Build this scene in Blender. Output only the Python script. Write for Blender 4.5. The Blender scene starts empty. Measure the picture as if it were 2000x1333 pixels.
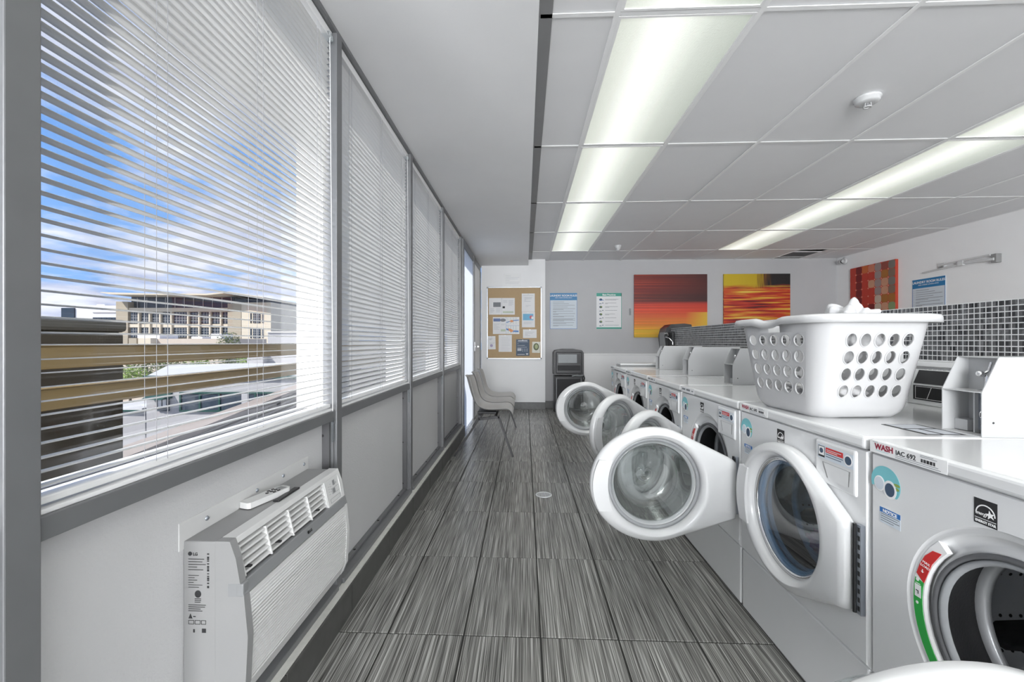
import bpy, math, random
from math import pi, sin, cos, tan, radians as R
from mathutils import Vector, Matrix, noise
random.seed(7)
SC = bpy.context.scene
COL = SC.collection

# ------------------------------------------------------------------ camera, world, sun, lights, exposure
cam = bpy.data.objects.new('camera', bpy.data.cameras.new('camera'))
COL.objects.link(cam); SC.camera = cam
TH = math.atan(34.5/828.0)
cam.location = (0, 0, 1.169); cam.rotation_euler = (pi/2, 0, TH)
cam.data.sensor_width = 36.0; cam.data.lens = 36.0*828/2000
cam.data.shift_x = (1000-991)/2000.0; cam.data.shift_y = 0.5/2000
cam.data.clip_start = 0.02; cam.data.clip_end = 3000
SC.view_settings.view_transform = 'Standard'; SC.view_settings.look = 'None'
SC.view_settings.gamma = 1.0; SC.view_settings.use_curve_mapping = False
SC.view_settings.exposure = 0.33

world = bpy.data.worlds.new('sky'); SC.world = world; world.use_nodes = True
nt = world.node_tree; N = nt.nodes; L = nt.links
bg = N['Background']; bg.inputs['Strength'].default_value = .95
tc = N.new('ShaderNodeTexCoord'); sp = N.new('ShaderNodeSeparateXYZ'); L.new(tc.outputs['Generated'], sp.inputs[0])
dv = N.new('ShaderNodeMath'); dv.operation = 'ADD'; dv.inputs[1].default_value = 0.16; L.new(sp.outputs['Z'], dv.inputs[0])
mx = N.new('ShaderNodeMath'); mx.operation = 'MAXIMUM'; mx.inputs[1].default_value = 0.08; L.new(dv.outputs[0], mx.inputs[0])
vd = N.new('ShaderNodeVectorMath'); vd.operation = 'DIVIDE'; cb = N.new('ShaderNodeCombineXYZ')
for k in range(3): L.new(mx.outputs[0], cb.inputs[k])
L.new(tc.outputs['Generated'], vd.inputs[0]); L.new(cb.outputs[0], vd.inputs[1])
ns = N.new('ShaderNodeTexNoise'); ns.inputs['Scale'].default_value = 1.15; ns.inputs['Detail'].default_value = 7; ns.inputs['Roughness'].default_value = 0.55
L.new(vd.outputs[0], ns.inputs['Vector'])
cr = N.new('ShaderNodeValToRGB'); cr.color_ramp.elements[0].position = 0.42; cr.color_ramp.elements[1].position = 0.53
L.new(ns.outputs['Fac'], cr.inputs[0])
grad = N.new('ShaderNodeValToRGB'); g = grad.color_ramp
g.elements[0].position = 0.0; g.elements[0].color = (0.32, 0.54, 0.92, 1)
g.elements[1].position = 0.55; g.elements[1].color = (0.09, 0.30, 0.80, 1)
L.new(sp.outputs['Z'], grad.inputs[0])
n2 = N.new('ShaderNodeTexNoise'); n2.inputs['Scale'].default_value = 2.6; n2.inputs['Detail'].default_value = 5; L.new(vd.outputs[0], n2.inputs['Vector'])
c2 = N.new('ShaderNodeValToRGB'); c2.color_ramp.elements[0].position = 0.35; c2.color_ramp.elements[0].color = (0.50, 0.56, 0.76, 1)
c2.color_ramp.elements[1].position = 0.62; c2.color_ramp.elements[1].color = (0.86, 0.89, 0.98, 1); L.new(n2.outputs['Fac'], c2.inputs[0])
mix = N.new('ShaderNodeMixRGB'); L.new(cr.outputs[0], mix.inputs[0]); L.new(grad.outputs[0], mix.inputs[1]); L.new(c2.outputs[0], mix.inputs[2])
L.new(mix.outputs[0], bg.inputs['Color'])

sl = bpy.data.lights.new('sun', 'SUN'); sl.energy = 4.2; sl.angle = R(0.6); sl.color = (1.0, 0.97, 0.92)
sun = bpy.data.objects.new('sun', sl); COL.objects.link(sun)
sun.rotation_euler = Vector((0.62, 0.75, -0.82)).to_track_quat('-Z', 'Y').to_euler()

# tubes of the ceiling fixtures: (x centre, y centre); area lamps sit in the housings and shine down
XC = [0.395, 1.005, 1.645, 2.285, 2.94, 3.58, 4.21, 4.84, 5.30]      # ceiling grid lines
YC = [-6.0, -1.83, -0.62, 0.61, 1.84, 3.075, 4.33, 5.50, 6.67, 7.45]
ZC = 2.58; ZS = 2.475
FIX = [(0, k) for k in range(1, 8)] + [(4, k) for k in range(1, 8)]
LAMP_W = 2.0
for i, (a, b) in enumerate(FIX):
    al = bpy.data.lights.new('tube_light', 'AREA'); al.shape = 'RECTANGLE'
    al.size = 0.42; al.size_y = 1.05; al.energy = LAMP_W; al.color = (1.0, 1.0, 0.965); al.spread = R(98)
    ao = bpy.data.objects.new('tube_light', al); COL.objects.link(ao)
    ao.location = ((XC[a]+XC[a+1])/2, (YC[b]+YC[b+1])/2, ZC-0.014)

# added soft fill lamps behind the camera, standing in for daylight; no glazing built
for nm, loc, dr, w_, h_, en in (('fill_lamp_front', (2.2, -5.85, 1.30), (0, 1, .12), 5.4, 2.2, 125.0), ('fill_lamp_side', (-.74, -3.4, 1.55), (1, .75, .06), 3.8, 1.5, 680.0)):
    al = bpy.data.lights.new(nm, 'AREA'); al.shape = 'RECTANGLE'; al.size = w_; al.size_y = h_; al.energy = en; al.color = (.96, .98, 1.0)
    ao = bpy.data.objects.new(nm, al); COL.objects.link(ao); ao.location = loc; ao.rotation_euler = Vector(dr).to_track_quat('-Z', 'Y').to_euler()

# ------------------------------------------------------------------ materials
MATS = {}
def mat(name, col, rough=0.5, metal=0.0, var=0.06, vs=6.0, bump=0.0, bs=60.0, coat=0.0, emit=None, es=0.0, trans=0.0, alpha=None, spec=None):
    if name in MATS: return MATS[name]
    m = bpy.data.materials.new(name); m.use_nodes = True; MATS[name] = m
    nt = m.node_tree; b = nt.nodes['Principled BSDF']
    b.inputs['Roughness'].default_value = rough; b.inputs['Metallic'].default_value = metal
    if coat: b.inputs['Coat Weight'].default_value = coat; b.inputs['Coat Roughness'].default_value = 0.08
    if spec is not None: b.inputs['Specular IOR Level'].default_value = spec
    tc = nt.nodes.new('ShaderNodeTexCoord')
    nz = nt.nodes.new('ShaderNodeTexNoise'); nz.inputs['Scale'].default_value = vs; nz.inputs['Detail'].default_value = 3
    nt.links.new(tc.outputs['Object'], nz.inputs['Vector'])
    mr = nt.nodes.new('ShaderNodeMapRange'); mr.inputs['To Min'].default_value = 1-var; mr.inputs['To Max'].default_value = 1+var
    nt.links.new(nz.outputs['Fac'], mr.inputs['Value'])
    vm = nt.nodes.new('ShaderNodeVectorMath'); vm.operation = 'SCALE'; vm.inputs[0].default_value = col[:3]
    nt.links.new(mr.outputs[0], vm.inputs['Scale']); nt.links.new(vm.outputs[0], b.inputs['Base Color'])
    if bump:
        n2 = nt.nodes.new('ShaderNodeTexNoise'); n2.inputs['Scale'].default_value = bs; n2.inputs['Detail'].default_value = 4
        nt.links.new(tc.outputs['Object'], n2.inputs['Vector'])
        bp = nt.nodes.new('ShaderNodeBump'); bp.inputs['Strength'].default_value = bump; bp.inputs['Distance'].default_value = 0.002
        nt.links.new(n2.outputs['Fac'], bp.inputs['Height']); nt.links.new(bp.outputs[0], b.inputs['Normal'])
    if emit is not None:
        b.inputs['Emission Color'].default_value = (*emit, 1); b.inputs['Emission Strength'].default_value = es
    return m

def glassy(name, tint=(1, 1, 1), clear=0.6, rough=0.0, ior=1.45):
    m = bpy.data.materials.new(name); m.use_nodes = True; MATS[name] = m
    nt = m.node_tree; nt.nodes.clear(); out = nt.nodes.new('ShaderNodeOutputMaterial')
    gl = nt.nodes.new('ShaderNodeBsdfGlass'); gl.inputs['IOR'].default_value = ior; gl.inputs['Roughness'].default_value = rough
    gl.inputs['Color'].default_value = (*tint, 1)
    tr = nt.nodes.new('ShaderNodeBsdfTransparent'); tr.inputs['Color'].default_value = (*tint, 1)
    mx = nt.nodes.new('ShaderNodeMixShader'); mx.inputs[0].default_value = clear
    nt.links.new(gl.outputs[0], mx.inputs[1]); nt.links.new(tr.outputs[0], mx.inputs[2]); nt.links.new(mx.outputs[0], out.inputs[0])
    return m
def thin_glass(name, tint, refl=1.0):
    m = bpy.data.materials.new(name); m.use_nodes = True; MATS[name] = m
    nt = m.node_tree; nt.nodes.clear(); out = nt.nodes.new('ShaderNodeOutputMaterial')
    tr = nt.nodes.new('ShaderNodeBsdfTransparent'); tr.inputs['Color'].default_value = (*tint, 1)
    gs = nt.nodes.new('ShaderNodeBsdfGlossy'); gs.inputs['Roughness'].default_value = 0.02
    fr = nt.nodes.new('ShaderNodeFresnel'); fr.inputs['IOR'].default_value = 1.45
    ml = nt.nodes.new('ShaderNodeMath'); ml.operation = 'MULTIPLY'; ml.inputs[1].default_value = refl; nt.links.new(fr.outputs[0], ml.inputs[0])
    mx = nt.nodes.new('ShaderNodeMixShader'); nt.links.new(ml.outputs[0], mx.inputs[0])
    nt.links.new(tr.outputs[0], mx.inputs[1]); nt.links.new(gs.outputs[0], mx.inputs[2]); nt.links.new(mx.outputs[0], out.inputs[0])
    return m

def g(v): return (v, v, v)
WHITE_WALL = mat('white_wall_paint', (.89, .89, .895), .6, var=.02, bump=.15, bs=180)
GREY_WALL = mat('grey_wall_paint', (.50, .50, .51), .6, var=.03, bump=.15, bs=180)
SOFFIT = mat('soffit_paint', (.84, .84, .845), .65, var=.02, bump=.1, bs=90)
CEIL = mat('ceiling_tile_vinyl', (.82, .82, .83), .6, var=.02, bump=.12, bs=260)
TBAR = mat('ceiling_grid_metal', (.90, .90, .90), .45, var=.02)
ALU = mat('painted_aluminium', (.20, .203, .21), .38, metal=.35, var=.10, vs=9)
ALU_D = mat('dark_aluminium', (.13, .13, .135), .4, metal=.4, var=.1)
JAMB = mat('white_window_jamb', (.86, .86, .86), .45, var=.02)
PANEL = mat('textured_wall_panel', (.60, .60, .605), .55, var=.05, vs=3.5, bump=.5, bs=130)
SLAT = None
APPL = mat('white_appliance_enamel', (.74, .745, .75), .16, var=.012, coat=.5)
APPL_D = mat('white_door_plastic', (.62, .625, .63), .24, var=.012, coat=.2)
PLAS = mat('white_basket_plastic', (.50, .50, .505), .32, var=.02)
ACW = mat('air_conditioner_plastic', (.66, .66, .655), .38, var=.03)
ACG = mat('air_conditioner_side_plastic', (.27, .27, .27), .42, var=.03)
GREYB = mat('grey_band_plastic', (.24, .245, .25), .35)
BLACK = mat('black_plastic', (.012, .012, .013), .35)
DARK = mat('dark_recess', (.02, .02, .021), .6)
RUB_D = mat('black_rubber_bellows', (.014, .014, .015), .42, bump=.3, bs=200)
RUB = mat('grey_rubber_gasket', (.11, .112, .118), .5, var=.2, vs=25)
RUB_L = mat('light_gasket_lip', (.30, .31, .32), .45, var=.15, vs=30)
STEEL = mat('brushed_drum_steel', (.66, .67, .69), .30, metal=.25, var=.08, vs=14)
CHROME = mat('polished_chrome', (.75, .75, .76), .12, metal=1.0)
ZINC = mat('zinc_plate', (.42, .45, .50), .32, metal=.8, var=.1)
GROUT = mat('tile_grout', (.022, .022, .020), .8, var=.2, vs=40)
CAULK = mat('pale_caulk', (.62, .62, .58), .7, var=.15, vs=30)
INK = mat('black_ink', (.02, .02, .022), .6, var=0)
GINK = mat('grey_ink', (.22, .23, .25), .6, var=0)
PAPER = mat('white_paper', (.82, .82, .83), .6, var=.02)
PAPER_B = mat('pale_blue_paper', (.62, .68, .74), .5, var=.02)
COIN = mat('pale_grey_coin_box_enamel', (.47, .475, .48), .3, var=.02)
RED = mat('red_print', (.62, .03, .03), .4, var=.03)
GREEN = mat('green_print', (.03, .42, .07), .4, var=.03)
BLUE = mat('blue_print', (.03, .16, .46), .4, var=.03)
SBLUE = mat('sign_blue_print', (.02, .19, .42), .4, var=.03)
TEAL = mat('teal_print', (.20, .55, .60), .4, var=.05)
SGREEN = mat('sign_green_print', (.04, .33, .25), .4, var=.03)
WHITE_P = mat('white_print', (.85, .85, .85), .4, var=0)
CORD = mat('grey_cord', (.40, .40, .42), .7)
CORK = mat('cork', (.50, .36, .21), .85, var=.22, vs=160, bump=.4, bs=200)
GINK2 = mat('light_grey_print', (.5, .52, .56), .5, var=.05)
NAVY = mat('navy_card', (.05, .085, .14), .5)
CHAIRM = mat('grey_shell_plastic', (.42, .41, .40), .38, var=.03)
LEGM = mat('dark_steel_tube', (.018, .018, .02), .35, metal=.3)
BIN = mat('charcoal_bin_plastic', (.035, .035, .038), .38, bump=.3, bs=300)
BIN_P = mat('dark_bin_panel', (.022, .022, .024), .6, bump=.5, bs=400)
FLAP = mat('grey_bin_flap', (.28, .30, .31), .4)
BASE_T = mat('dark_baseboard_tile', (.12, .122, .12), .4, var=.3, vs=20)
BASE_L = mat('left_base_tile', (.07, .07, .066), .35, var=.4, vs=18)
CLOTH = mat('white_cotton', (.55, .55, .56), .9, var=.04, bump=.6, bs=60)
PINK = mat('pink_cotton', (.75, .22, .42), .9, var=.3, vs=30)
CREAM = mat('cream_stucco', (.70, .62, .49), .85, var=.03)
CREAM_SHADE = mat('shaded_cream_stucco', (.44, .38, .29), .85, var=.03)  # the cream stucco again, with shade mixed into its colour
FARW = mat('far_white_wall', (.72, .71, .71), .8, var=.03)
FARG = mat('far_grey_wall', (.42, .41, .41), .85, var=.05, vs=.3)
FARGL = mat('far_dark_glazing', (.035, .05, .07), .15, var=.3, vs=.5)
ROOFW = mat('white_flat_roof', (.62, .61, .60), .8, var=.04)
GTRIM = mat('dark_green_trim', (.015, .07, .055), .5)
GOLD = mat('tan_painted_rail', (.30, .205, .08), .5, var=.08, vs=3)
DBROWN = mat('weathered_dark_concrete', (.075, .062, .042), .8, var=.35, vs=4, bump=.3)
CORR = mat('dark_corrugated_roofing', (.035, .028, .022), .7, var=.25, vs=3)
TANCAP = mat('tan_coping', (.38, .31, .25), .7, var=.08)
LEAF = mat('fresh_green_leaves', (.26, .36, .08), .7, var=.4, vs=2)
LEAF2 = mat('dull_olive_leaves', (.16, .19, .08), .7, var=.4, vs=2)
BARK = mat('bark', (.10, .08, .06), .8)
STREET = mat('pale_asphalt', (.26, .26, .26), .9, var=.1, vs=.2)
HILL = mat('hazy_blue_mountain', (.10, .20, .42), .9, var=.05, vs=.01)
GLASS_W = thin_glass('window_pane_glass', (.985, .99, .995), .12)
GLASS_D = glassy('clear_door_glass', (.96, .98, .98), clear=.35)
GLASS_B = thin_glass('tinted_door_glass', (.32, .52, .70), .26)
GLASS_BB = thin_glass('tinted_bowl_glass', (.80, .86, .90), .10)
CLEARP = glassy('clear_plastic', (.9, .92, .93), clear=.4)

def frost_mat():
    m = bpy.data.materials.new('frosted_glass'); m.use_nodes = True
    nt = m.node_tree; nt.nodes.clear(); out = nt.nodes.new('ShaderNodeOutputMaterial')
    t = nt.nodes.new('ShaderNodeBsdfTranslucent'); t.inputs['Color'].default_value = (.9, .92, .93, 1)
    gl = nt.nodes.new('ShaderNodeBsdfGlossy'); gl.inputs['Roughness'].default_value = .2
    nz = nt.nodes.new('ShaderNodeTexNoise'); nz.inputs['Scale'].default_value = 300
    bp = nt.nodes.new('ShaderNodeBump'); bp.inputs['Strength'].default_value = .3; nt.links.new(nz.outputs['Fac'], bp.inputs['Height']); nt.links.new(bp.outputs[0], gl.inputs['Normal'])
    mx = nt.nodes.new('ShaderNodeMixShader'); mx.inputs[0].default_value = .06
    nt.links.new(t.outputs[0], mx.inputs[1]); nt.links.new(gl.outputs[0], mx.inputs[2]); nt.links.new(mx.outputs[0], out.inputs[0])
    return m
FROST = frost_mat()
def slat_mat():
    m = bpy.data.materials.new('white_vinyl_slat'); m.use_nodes = True
    nt = m.node_tree; nt.nodes.clear(); out = nt.nodes.new('ShaderNodeOutputMaterial')
    tc = nt.nodes.new('ShaderNodeTexCoord'); nz = nt.nodes.new('ShaderNodeTexNoise'); nz.inputs['Scale'].default_value = 5
    nt.links.new(tc.outputs['Object'], nz.inputs['Vector'])
    cr = nt.nodes.new('ShaderNodeValToRGB'); cr.color_ramp.elements[0].color = (.82, .82, .81, 1); cr.color_ramp.elements[1].color = (.88, .88, .87, 1)
    nt.links.new(nz.outputs['Fac'], cr.inputs[0])
    p = nt.nodes.new('ShaderNodeBsdfPrincipled'); p.inputs['Roughness'].default_value = .4; nt.links.new(cr.outputs[0], p.inputs['Base Color'])
    t = nt.nodes.new('ShaderNodeBsdfTranslucent'); nt.links.new(cr.outputs[0], t.inputs['Color'])
    mx = nt.nodes.new('ShaderNodeMixShader'); mx.inputs[0].default_value = .42
    nt.links.new(p.outputs[0], mx.inputs[1]); nt.links.new(t.outputs[0], mx.inputs[2]); nt.links.new(mx.outputs[0], out.inputs[0])
    return m
SLAT = slat_mat()

def floor_tile_mat():
    m = bpy.data.materials.new('linear_striped_porcelain'); m.use_nodes = True
    nt = m.node_tree; b = nt.nodes['Principled BSDF']; b.inputs['Specular IOR Level'].default_value = .5
    tc = nt.nodes.new('ShaderNodeTexCoord'); oi = nt.nodes.new('ShaderNodeObjectInfo')
    ml = nt.nodes.new('ShaderNodeMath'); ml.operation = 'MULTIPLY'; ml.inputs[1].default_value = 37.0; nt.links.new(oi.outputs['Random'], ml.inputs[0])
    cb = nt.nodes.new('ShaderNodeCombineXYZ'); nt.links.new(ml.outputs[0], cb.inputs[0]); nt.links.new(ml.outputs[0], cb.inputs[2])
    ad = nt.nodes.new('ShaderNodeVectorMath'); nt.links.new(tc.outputs['Object'], ad.inputs[0]); nt.links.new(cb.outputs[0], ad.inputs[1])
    mp = nt.nodes.new('ShaderNodeMapping'); mp.inputs['Scale'].default_value = (230, 1.3, 1); nt.links.new(ad.outputs[0], mp.inputs['Vector'])
    n1 = nt.nodes.new('ShaderNodeTexNoise'); n1.inputs['Scale'].default_value = 1; n1.inputs['Detail'].default_value = 3; n1.inputs['Roughness'].default_value = .6
    nt.links.new(mp.outputs[0], n1.inputs['Vector'])
    mp2 = nt.nodes.new('ShaderNodeMapping'); mp2.inputs['Scale'].default_value = (520, 4, 1); nt.links.new(ad.outputs[0], mp2.inputs['Vector'])
    n2 = nt.nodes.new('ShaderNodeTexNoise'); n2.inputs['Scale'].default_value = 1; n2.inputs['Detail'].default_value = 2; nt.links.new(mp2.outputs[0], n2.inputs['Vector'])
    mx = nt.nodes.new('ShaderNodeMath'); mx.operation = 'ADD'; nt.links.new(n1.outputs['Fac'], mx.inputs[0]); nt.links.new(n2.outputs['Fac'], mx.inputs[1])
    cr = nt.nodes.new('ShaderNodeValToRGB'); c = cr.color_ramp
    c.elements[0].position = .36; c.elements[0].color = (.022, .021, .019, 1)
    c.elements[1].position = .66; c.elements[1].color = (.52, .515, .49, 1)
    e = c.elements.new(.5); e.color = (.165, .163, .153, 1)
    hf = nt.nodes.new('ShaderNodeMath'); hf.operation = 'MULTIPLY'; hf.inputs[1].default_value = .5; nt.links.new(mx.outputs[0], hf.inputs[0])
    nt.links.new(hf.outputs[0], cr.inputs[0]); nt.links.new(cr.outputs[0], b.inputs['Base Color'])
    b.inputs['Roughness'].default_value = .27
    bp = nt.nodes.new('ShaderNodeBump'); bp.inputs['Strength'].default_value = .12; bp.inputs['Distance'].default_value = .001
    nt.links.new(hf.outputs[0], bp.inputs['Height']); nt.links.new(bp.outputs[0], b.inputs['Normal'])
    return m
TILE = floor_tile_mat()

def mosaic_mat():
    m = bpy.data.materials.new('glazed_grey_mosaic'); m.use_nodes = True
    nt = m.node_tree; b = nt.nodes['Principled BSDF']; b.inputs['Roughness'].default_value = .18
    gm = nt.nodes.new('ShaderNodeNewGeometry'); sn = nt.nodes.new('ShaderNodeVectorMath'); sn.operation = 'SNAP'
    sn.inputs[1].default_value = (.0254, .0254, .0254)
    of = nt.nodes.new('ShaderNodeVectorMath'); of.inputs[1].default_value = (.0127, .0, .0)
    nt.links.new(gm.outputs['Position'], of.inputs[0]); nt.links.new(of.outputs[0], sn.inputs[0])
    wn = nt.nodes.new('ShaderNodeTexWhiteNoise'); nt.links.new(sn.outputs[0], wn.inputs['Vector'])
    nz = nt.nodes.new('ShaderNodeTexNoise'); nz.inputs['Scale'].default_value = 70; nt.links.new(gm.outputs['Position'], nz.inputs['Vector'])
    mx = nt.nodes.new('ShaderNodeMath'); mx.operation = 'MULTIPLY'; nt.links.new(wn.outputs['Value'], mx.inputs[0]); nt.links.new(nz.outputs['Fac'], mx.inputs[1])
    cr = nt.nodes.new('ShaderNodeValToRGB'); cr.color_ramp.elements[0].color = (.018, .018, .02, 1); cr.color_ramp.elements[1].position = .6; cr.color_ramp.elements[1].color = (.17, .17, .175, 1)
    nt.links.new(mx.outputs[0], cr.inputs[0]); nt.links.new(cr.outputs[0], b.inputs['Base Color'])
    return m
MOSAIC = mosaic_mat()
MOSG = mat('white_mosaic_grout', (.70, .70, .70), .7, var=.04)

def lamp_mat():     # prismatic acrylic lens, brighter under the tube
    m = bpy.data.materials.new('lit_prismatic_lens'); m.use_nodes = True
    nt = m.node_tree; b = nt.nodes['Principled BSDF']; b.inputs['Roughness'].default_value = .35
    b.inputs['Base Color'].default_value = (.5, .52, .48, 1)
    tc = nt.nodes.new('ShaderNodeTexCoord'); sp = nt.nodes.new('ShaderNodeSeparateXYZ'); nt.links.new(tc.outputs['Object'], sp.inputs[0])
    cr = nt.nodes.new('ShaderNodeValToRGB'); c = cr.color_ramp
    mr = nt.nodes.new('ShaderNodeMapRange'); mr.inputs['From Min'].default_value = -.31; mr.inputs['From Max'].default_value = .31
    nt.links.new(sp.outputs['X'], mr.inputs['Value']); nt.links.new(mr.outputs[0], cr.inputs[0])
    c.elements[0].position = 0; c.elements[0].color = (.42, .44, .38, 1)
    c.elements[1].position = 1; c.elements[1].color = (.27, .30, .26, 1)
    for p, v in ((.18, (.62, .64, .58, 1)), (.36, (.98, 1.0, .94, 1)), (.5, (.80, .83, .76, 1)), (.72, (.46, .49, .44, 1))):
        e = c.elements.new(p); e.color = v
    ck = nt.nodes.new('ShaderNodeTexVoronoi'); ck.inputs['Scale'].default_value = 120; nt.links.new(tc.outputs['Object'], ck.inputs['Vector'])
    bp = nt.nodes.new('ShaderNodeBump'); bp.inputs['Strength'].default_value = .4; bp.inputs['Distance'].default_value = .002
    nt.links.new(ck.outputs['Distance'], bp.inputs['Height']); nt.links.new(bp.outputs[0], b.inputs['Normal'])
    nt.links.new(cr.outputs[0], b.inputs['Emission Color']); b.inputs['Emission Strength'].default_value = .74
    return m
LENS = lamp_mat()

# ------------------------------------------------------------------ mesh helpers
class MB:
    def __init__(s): s.v = []; s.f = []; s.smooth = set()
    def add(s, vs, fs, smooth=False):
        o = len(s.v); s.v += [tuple(p) for p in vs]
        for f in fs:
            if smooth: s.smooth.add(len(s.f))
            s.f.append(tuple(i+o for i in f))
        return s
    def box(s, x0, x1, y0, y1, z0, z1, M=None):
        vs = [Vector(p) for p in ((x0,y0,z0),(x1,y0,z0),(x1,y1,z0),(x0,y1,z0),(x0,y0,z1),(x1,y0,z1),(x1,y1,z1),(x0,y1,z1))]
        if M is not None: vs = [M @ p for p in vs]
        return s.add(vs, [(0,3,2,1),(4,5,6,7),(0,1,5,4),(1,2,6,5),(2,3,7,6),(3,0,4,7)])
    def prism(s, pts, a, b, axis='y', smooth=False):   # pts 2D polygon, extruded a..b along axis
        n = len(pts)
        def P(u, w, t): return {'y': (u, t, w), 'x': (t, u, w), 'z': (u, w, t)}[axis]
        vs = [P(u, w, a) for u, w in pts] + [P(u, w, b) for u, w in pts]
        s.add(vs, [tuple(range(n))[::-1], tuple(range(n, 2*n))])
        s.add(vs, [(i, (i+1) % n, n+(i+1) % n, n+i) for i in range(n)], smooth)
        return s
    def lathe(s, prof, seg=32, M=None, close=False):   # prof (r, h) about z
        vs = []; M = M or Matrix()
        for r, h in prof:
            for k in range(seg):
                a = 2*pi*k/seg; vs.append(M @ Vector((r*cos(a), r*sin(a), h)))
        fs = []; n = len(prof)
        rng = n if close else n-1
        for i in range(rng):
            j = (i+1) % n
            for k in range(seg):
                k2 = (k+1) % seg; fs.append((i*seg+k, i*seg+k2, j*seg+k2, j*seg+k))
        return s.add(vs, fs, True)
    def disc(s, r, h=0, seg=24, M=None, ry=None):
        M = M or Matrix(); ry = ry or r
        return s.add([M @ Vector((r*cos(2*pi*k/seg), ry*sin(2*pi*k/seg), h)) for k in range(seg)], [tuple(range(seg))])
    def tube(s, pts, r, seg=8, cap=True):
        pts = [Vector(p) for p in pts]; vs = []; up = Vector((0, 0, 1))
        for i, p in enumerate(pts):
            d = (pts[min(i+1, len(pts)-1)] - pts[max(i-1, 0)]).normalized()
            a = d.cross(up); a = a if a.length > 1e-3 else d.cross(Vector((1, 0, 0))); a.normalize(); b = d.cross(a)
            rr = r[i] if isinstance(r, (list, tuple)) else r
            for k in range(seg):
                t = 2*pi*k/seg; vs.append(p + a*rr*cos(t) + b*rr*sin(t))
        fs = [(i*seg+k, i*seg+(k+1) % seg, (i+1)*seg+(k+1) % seg, (i+1)*seg+k) for i in range(len(pts)-1) for k in range(seg)]
        s.add(vs, fs, True)
        if cap: s.add(vs, [tuple(range(seg))[::-1], tuple(range((len(pts)-1)*seg, len(pts)*seg))])
        return s
    def bar(s, p, q, w, h):                            # rectangular bar
        p, q = Vector(p), Vector(q); d = (q-p).normalized(); a = d.cross(Vector((0, 0, 1)))
        a = a if a.length > 1e-3 else Vector((1, 0, 0)); a.normalize(); b = a.cross(d).normalized()
        vs = [c + a*sx*w/2 + b*sz*h/2 for c in (p, q) for sx, sz in ((-1,-1),(1,-1),(1,1),(-1,1))]
        return s.add(vs, [(0,1,2,3),(7,6,5,4),(0,4,5,1),(1,5,6,2),(2,6,7,3),(3,7,4,0)])
    def build(s, name, m, parent=None, loc=None, bevel=0, rot=None, seg=2, kind=None):
        me = bpy.data.meshes.new(name); me.from_pydata(s.v, [], s.f)
        for i in s.smooth: me.polygons[i].use_smooth = True
        me.validate(); me.update()
        o = bpy.data.objects.new(name, me); COL.objects.link(o); me.materials.append(m)
        if parent: o.parent = parent
        if loc: o.location = loc
        if rot: o.rotation_euler = rot
        if bevel:
            bv = o.modifiers.new('bevel', 'BEVEL'); bv.width = bevel; bv.segments = seg; bv.limit_method = 'ANGLE'; bv.angle_limit = R(40)
        if kind: o['kind'] = kind
        return o
def B(name, m, x0, x1, y0, y1, z0, z1, parent=None, bevel=0, kind=None):
    return MB().box(x0, x1, y0, y1, z0, z1).build(name, m, parent, bevel=bevel, kind=kind)
def link_copy(o, parent=None, loc=None, rot=None):
    c = o.copy(); COL.objects.link(c)
    if parent: c.parent = parent
    if loc is not None: c.location = loc
    if rot is not None: c.rotation_euler = rot
    return c
KIDS = {}
def copy_tree(o, parent=None):
    c = link_copy(o, parent)
    for ch in list(o.children): copy_tree(ch, c)
    return c
def thing(name, label, cat, loc=(0, 0, 0), group=None, rot=None):
    o = bpy.data.objects.new(name, None); COL.objects.link(o); o.location = loc; o.empty_display_size = .1
    if rot: o.rotation_euler = rot
    return tag(o, label, cat, group)
def tag(o, label, cat, group=None):
    o['label'] = label; o['category'] = cat
    if group: o['group'] = group
    return o
def recenter(o):                                       # put a top-level mesh's origin at its base centre
    me = o.data; xs = [v.co for v in me.vertices]
    c = Vector(((min(p.x for p in xs)+max(p.x for p in xs))/2, (min(p.y for p in xs)+max(p.y for p in xs))/2, min(p.z for p in xs)))
    for v in me.vertices: v.co -= c
    o.location = o.location + c
    return o
DG = None
def text(s, size, m, origin, right, up, parent=None, name='lettering', align='LEFT', thick=.0003, sx=1.0, shear=0.0, bold=0.0):
    cu = bpy.data.curves.new(name, 'FONT'); cu.body = s; cu.size = size; cu.align_x = align; cu.resolution_u = 3
    cu.extrude = thick; cu.shear = shear; cu.offset = bold
    t = bpy.data.objects.new(name, cu); COL.objects.link(t); bpy.context.view_layer.update()
    me = bpy.data.meshes.new_from_object(t.evaluated_get(bpy.context.evaluated_depsgraph_get()))
    bpy.data.objects.remove(t); me.name = name; me.materials.clear(); me.materials.append(m)
    r = Vector(right).normalized(); u = Vector(up).normalized(); n = r.cross(u)
    Mx = Matrix(((r.x*sx, u.x, n.x, origin[0]), (r.y*sx, u.y, n.y, origin[1]), (r.z*sx, u.z, n.z, origin[2]), (0, 0, 0, 1)))
    me.transform(Mx)
    o = bpy.data.objects.new(name, me); COL.objects.link(o)
    if parent: o.parent = parent
    return o
def weld(o, d=.0002):
    import bmesh
    bm = bmesh.new(); bm.from_mesh(o.data); bmesh.ops.remove_doubles(bm, verts=bm.verts, dist=d)
    bmesh.ops.recalc_face_normals(bm, faces=bm.faces); bm.to_mesh(o.data); bm.free()
    for p in o.data.polygons: p.use_smooth = True
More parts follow.
